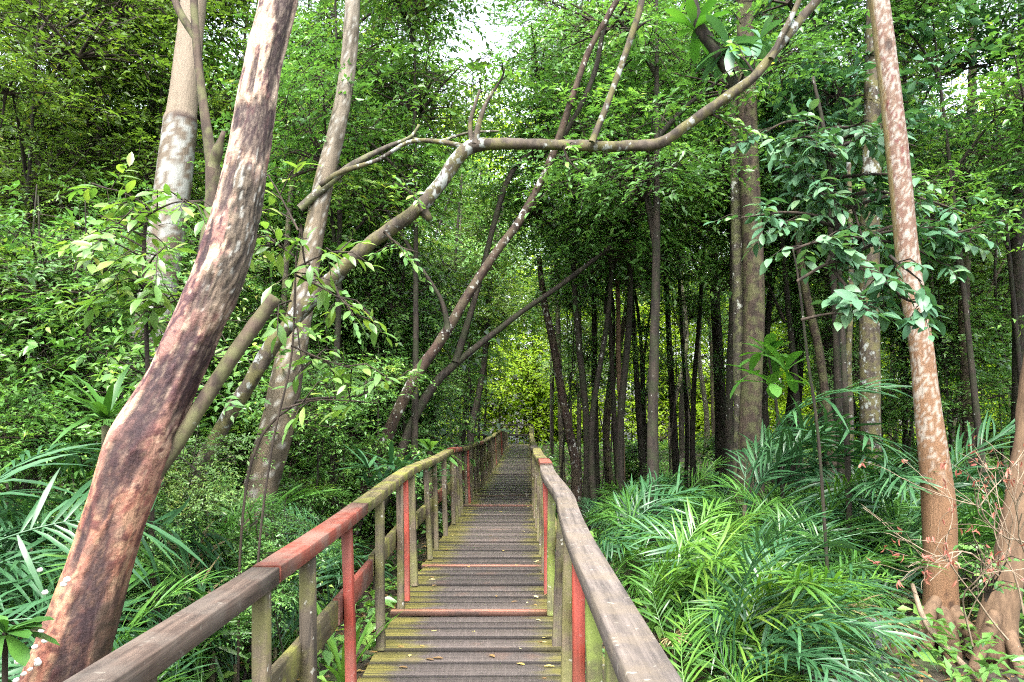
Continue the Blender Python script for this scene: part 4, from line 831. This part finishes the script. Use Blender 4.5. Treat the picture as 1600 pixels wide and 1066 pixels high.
palm('feather_palm', 'low bluish palm reaching in below the lichen spotted tree', None, GX(*P(1420, 640, 4.3)[:2]) - np.array([0, 0, .15]), 5, .65, 'palm_blue', 2007, tilt=.9, az=(2.2, 4.2), stem=.6)
for i, (px, d, s) in enumerate(((1330, 8.0, .8), (1290, 8.8, .85), (1340, 9.6, .9), (1540, 8.6, .95), (1590, 9.5, 1.0), (1500, 9.8, .95), (1440, 9.0, .8), (1400, 10.5, 1.0), (1480, 12, 1.1), (1570, 12, 1.1), (1250, 6.9, .55), (1240, 5.9, .45))):
    palm('feather_palm', 'dim feather palm around the lichen spotted tree', 'dim feather palms around the lichen spotted tree', GX(*P(px, 640, d)[:2]), 9, s, 'palm_blue' if i % 2 else 'palm', 2100 + i, tilt=.7)
for i, (px, d, s) in enumerate(((-150, 4.3, .8), (-60, 4.9, .8), (20, 5.2, .72), (95, 5.4, .7), (-210, 3.6, .75))):
    palm('drooping_palm', 'blue green palm with long drooping leaflets behind the dead trunk', 'drooping palms behind the dead trunk', GX(*P(px, 640, d)[:2]), 10, s, 'long', 2200 + i, tilt=.8, stem=1.0, az=(-.5, 3.5))
palm('drooping_palm', 'tallest drooping palm, level with the bend of the dead trunk', None, GX(*P(-90, 640, 4.0)[:2]), 8, .66, 'long', 2299, tilt=.7, stem=2.2, az=(.9, 3.2))
for i, (px, d, s) in enumerate(((260, 4.1, .62), (330, 4.6, .66), (300, 5.4, .75), (380, 5.2, .62), (440, 5.6, .62), (250, 5.9, .8), (470, 6.4, .66), (420, 6.9, .7), (340, 6.6, .8), (520, 7.2, .6), (160, 4.0, .6), (200, 6.6, .9), (120, 6.0, .9), (40, 3.2, .6), (540, 8.6, .6), (480, 8.4, .7))):
    palm('feather_palm', 'deep green palm in the thicket between the dead trunk and the railing', 'palms between the dead trunk and the railing', GX(*P(px, 640, d)[:2]), 9, s * 1.1, 'palm_blue' if i % 3 == 0 else 'palm', 2300 + i, tilt=.75, stem=.55)
palm('feather_palm', 'palm with a withered straw frond, beside the leaning grey tree', None, GX(*P(345, 640, 5.0)[:2]), 8, .85, 'palm', 2400, dead=2, tilt=.4, stem=.6)
q = P(165, 655, 4.3); t = thing('screw_pine', 'strap leaved plant with stiff arching blades behind the dead trunk', 'plant', GX(q[0], q[1])); trunk('stem', [(165, 1180, 16), (165, 665, 12)], 4.3, 4.3, 'bark_brown', t, 8, .08)
rosette(t, q, 20, .42, .045, 'palm', 55, (.1, 1.3), .5, ((0, .8), (.35, 1), (.75, .65), (1, .04)))

# dry twiggy shrub with reddish dead leaves
t = thing('dry_shrub', 'bare twiggy shrub with curled reddish dead leaves in front of the bent trunk', 'shrub', P(1560, 1000, 6.0)); rd = np.random.default_rng(61)
gl = Geo()
def grow(p, dr, L, w, lv, g):
    n = 5; pts = [p]
    for i in range(n): dr = nrm(dr + rd.normal(0, .16, 3)); pts.append(pts[-1] + dr * L / n)
    cc = resample(np.array(pts), L / 8); tube(g, cc, np.linspace(w, w * .5, len(cc)), 5, 0, cap=False)
    if lv == 0:
        for q in cc[2::3]:
            if rd.random() < .38:
                m = int(rd.integers(1, 4)); blades(gl, q + rd.normal(0, .01, (m, 3)), rd.normal(0, .5, (m, 3)) - np.array([0, 0, .8]), rd.normal(size=(m, 3)), rd.uniform(.035, .065, m), .018, rd.random(m), fold=.35, droop=.3)
        return
    for i in range(int(rd.integers(3, 5))):
        grow(cc[int(rd.uniform(.3, 1) * (len(cc) - 1))], nrm(dr + rd.normal(0, .6, 3) * np.array([1, .5, .8])), L * rd.uniform(.55, .8), w * .55, lv - 1, g)
for (px, py, dx, dz) in ((1520, 1010, -.25, 1), (1575, 1000, -.5, .9), (1600, 960, -.1, 1), (1640, 940, -.6, .8), (1560, 900, -.9, .35), (1620, 860, -1, .5)):
    g = Geo(); grow(P(px, py, 6.0), nrm(np.array([dx, -.05, dz])), .85, .009, 2, g); put('branch', g, 'stick', t)
put('dead_leaves', gl, 'dry_leaf', t)
b = P(1545, 880, 6.3); t = thing('small_plant', 'small bright leafy plant growing at the bent trunk', 'plant', b - np.array([0, 0, .5]))
for i in range(4): spray_branch(t, [(1540, 940), (1535 + i * 12, 880), (1520 + i * 20, 830 + i * 16)], 6, .07, .55, 'leaf_fine', 300 + i, 6.3, 6.2, 3, 4, .22)

# ------------------------------------------------------------------ ground cover
rg = np.random.default_rng(71); n = 26000
yy = rg.uniform(1.5, 26, n); xx = rg.uniform(-1, 1, n) * (2 + yy * .85); m_ = (xx < XL(yy) - .1) | (xx > XR(yy) + .1); xx, yy = xx[m_], yy[m_]
g = Geo(); an = rg.uniform(0, 6.28, len(xx)); leaves(g, np.stack([xx, yy, gz(xx, yy) + rg.uniform(0, .02, len(xx))], 1), np.stack([np.cos(an), np.sin(an), rg.normal(.1, .2, len(xx))], 1), np.array([0, 0, 1.]) + rg.normal(0, .25, (len(xx), 3)), rg.uniform(.05, .12, len(xx)), rg.uniform(.025, .05, len(xx)), rg.random(len(xx)))
tag(put('leaf_litter', g, 'litter', None), 'brown dead leaf litter covering the swamp mud', 'leaf litter', kind='stuff')
n = 4200; yy = 2.5 + 42 * rg.random(n) ** 1.35; xx = rg.uniform(-1, 1, n) * (2 + yy * .85); m_ = ((xx < XL(yy) - .35) | (xx > XR(yy) + .35)); xx, yy = xx[m_], yy[m_]; g = Geo()
for rep in range(11):
    an = rg.uniform(0, 6.28, len(xx)); h = rg.uniform(.02, .38, len(xx)); rr_ = rg.uniform(0, .12, len(xx)); l = rg.uniform(.07, .17, len(xx)) * (1 + yy / 40)
    leaves(g, np.stack([xx + np.cos(an) * rr_, yy + np.sin(an) * rr_, gz(xx, yy) + h], 1), np.stack([np.cos(an), np.sin(an), rg.normal(.2, .4, len(xx))], 1), np.array([0, 0, 1.]) + rg.normal(0, .35, (len(xx), 3)), l, l * .42, np.clip(rg.normal(.45, .2, len(xx)), 0, 1))
tag(put('undergrowth', g, 'leaf_mid', None), 'low leafy undergrowth covering the forest floor', 'undergrowth', kind='stuff')

# ------------------------------------------------------------------ light
SUN_EL, SUN_AZ = rad(56), rad(188)        # azimuth clockwise from +Y: behind the camera, high
w = bpy.data.worlds.new('World'); scene.world = w; w.use_nodes = True; nt = w.node_tree
sky = nt.nodes.new('ShaderNodeTexSky'); sky.sky_type = 'NISHITA'; sky.sun_disc = False; sky.sun_elevation = SUN_EL; sky.sun_rotation = SUN_AZ
sky.air_density = 1.0; sky.dust_density = 4.0; sky.ozone_density = 1.0
hs = nt.nodes.new('ShaderNodeHueSaturation'); hs.inputs['Saturation'].default_value = .4; nt.links.new(sky.outputs[0], hs.inputs['Color'])
bg = nt.nodes['Background']; nt.links.new(hs.outputs[0], bg.inputs[0]); bg.inputs[1].default_value = .15
sl = bpy.data.lights.new('sun', 'SUN'); sl.energy = 1.5; sl.angle = rad(30); sl.color = (1, .96, .9)
so = bpy.data.objects.new('sun', sl); COL.objects.link(so)
dv = Vector((math.sin(SUN_AZ) * math.cos(SUN_EL), math.cos(SUN_AZ) * math.cos(SUN_EL), math.sin(SUN_EL)))
so.rotation_euler = dv.to_track_quat('Z', 'Y').to_euler(); so.location = tuple(dv * 40)
scene.view_settings.view_transform = 'Standard'; scene.view_settings.look = 'None'; scene.view_settings.gamma = 1; scene.view_settings.use_curve_mapping = False
scene.view_settings.exposure = 2.8
cy = scene.cycles if hasattr(scene, 'cycles') else None
scene.render.engine = 'CYCLES'
scene.cycles.max_bounces = 6; scene.cycles.diffuse_bounces = 4; scene.cycles.glossy_bounces = 2; scene.cycles.transmission_bounces = 4; scene.cycles.transparent_max_bounces = 4
scene.cycles.use_denoising = False; scene.cycles.filter_width = 1.1
scene.cycles.use_adaptive_sampling = True; scene.cycles.adaptive_threshold = .02; scene.cycles.caustics_reflective = False; scene.cycles.caustics_refractive = False
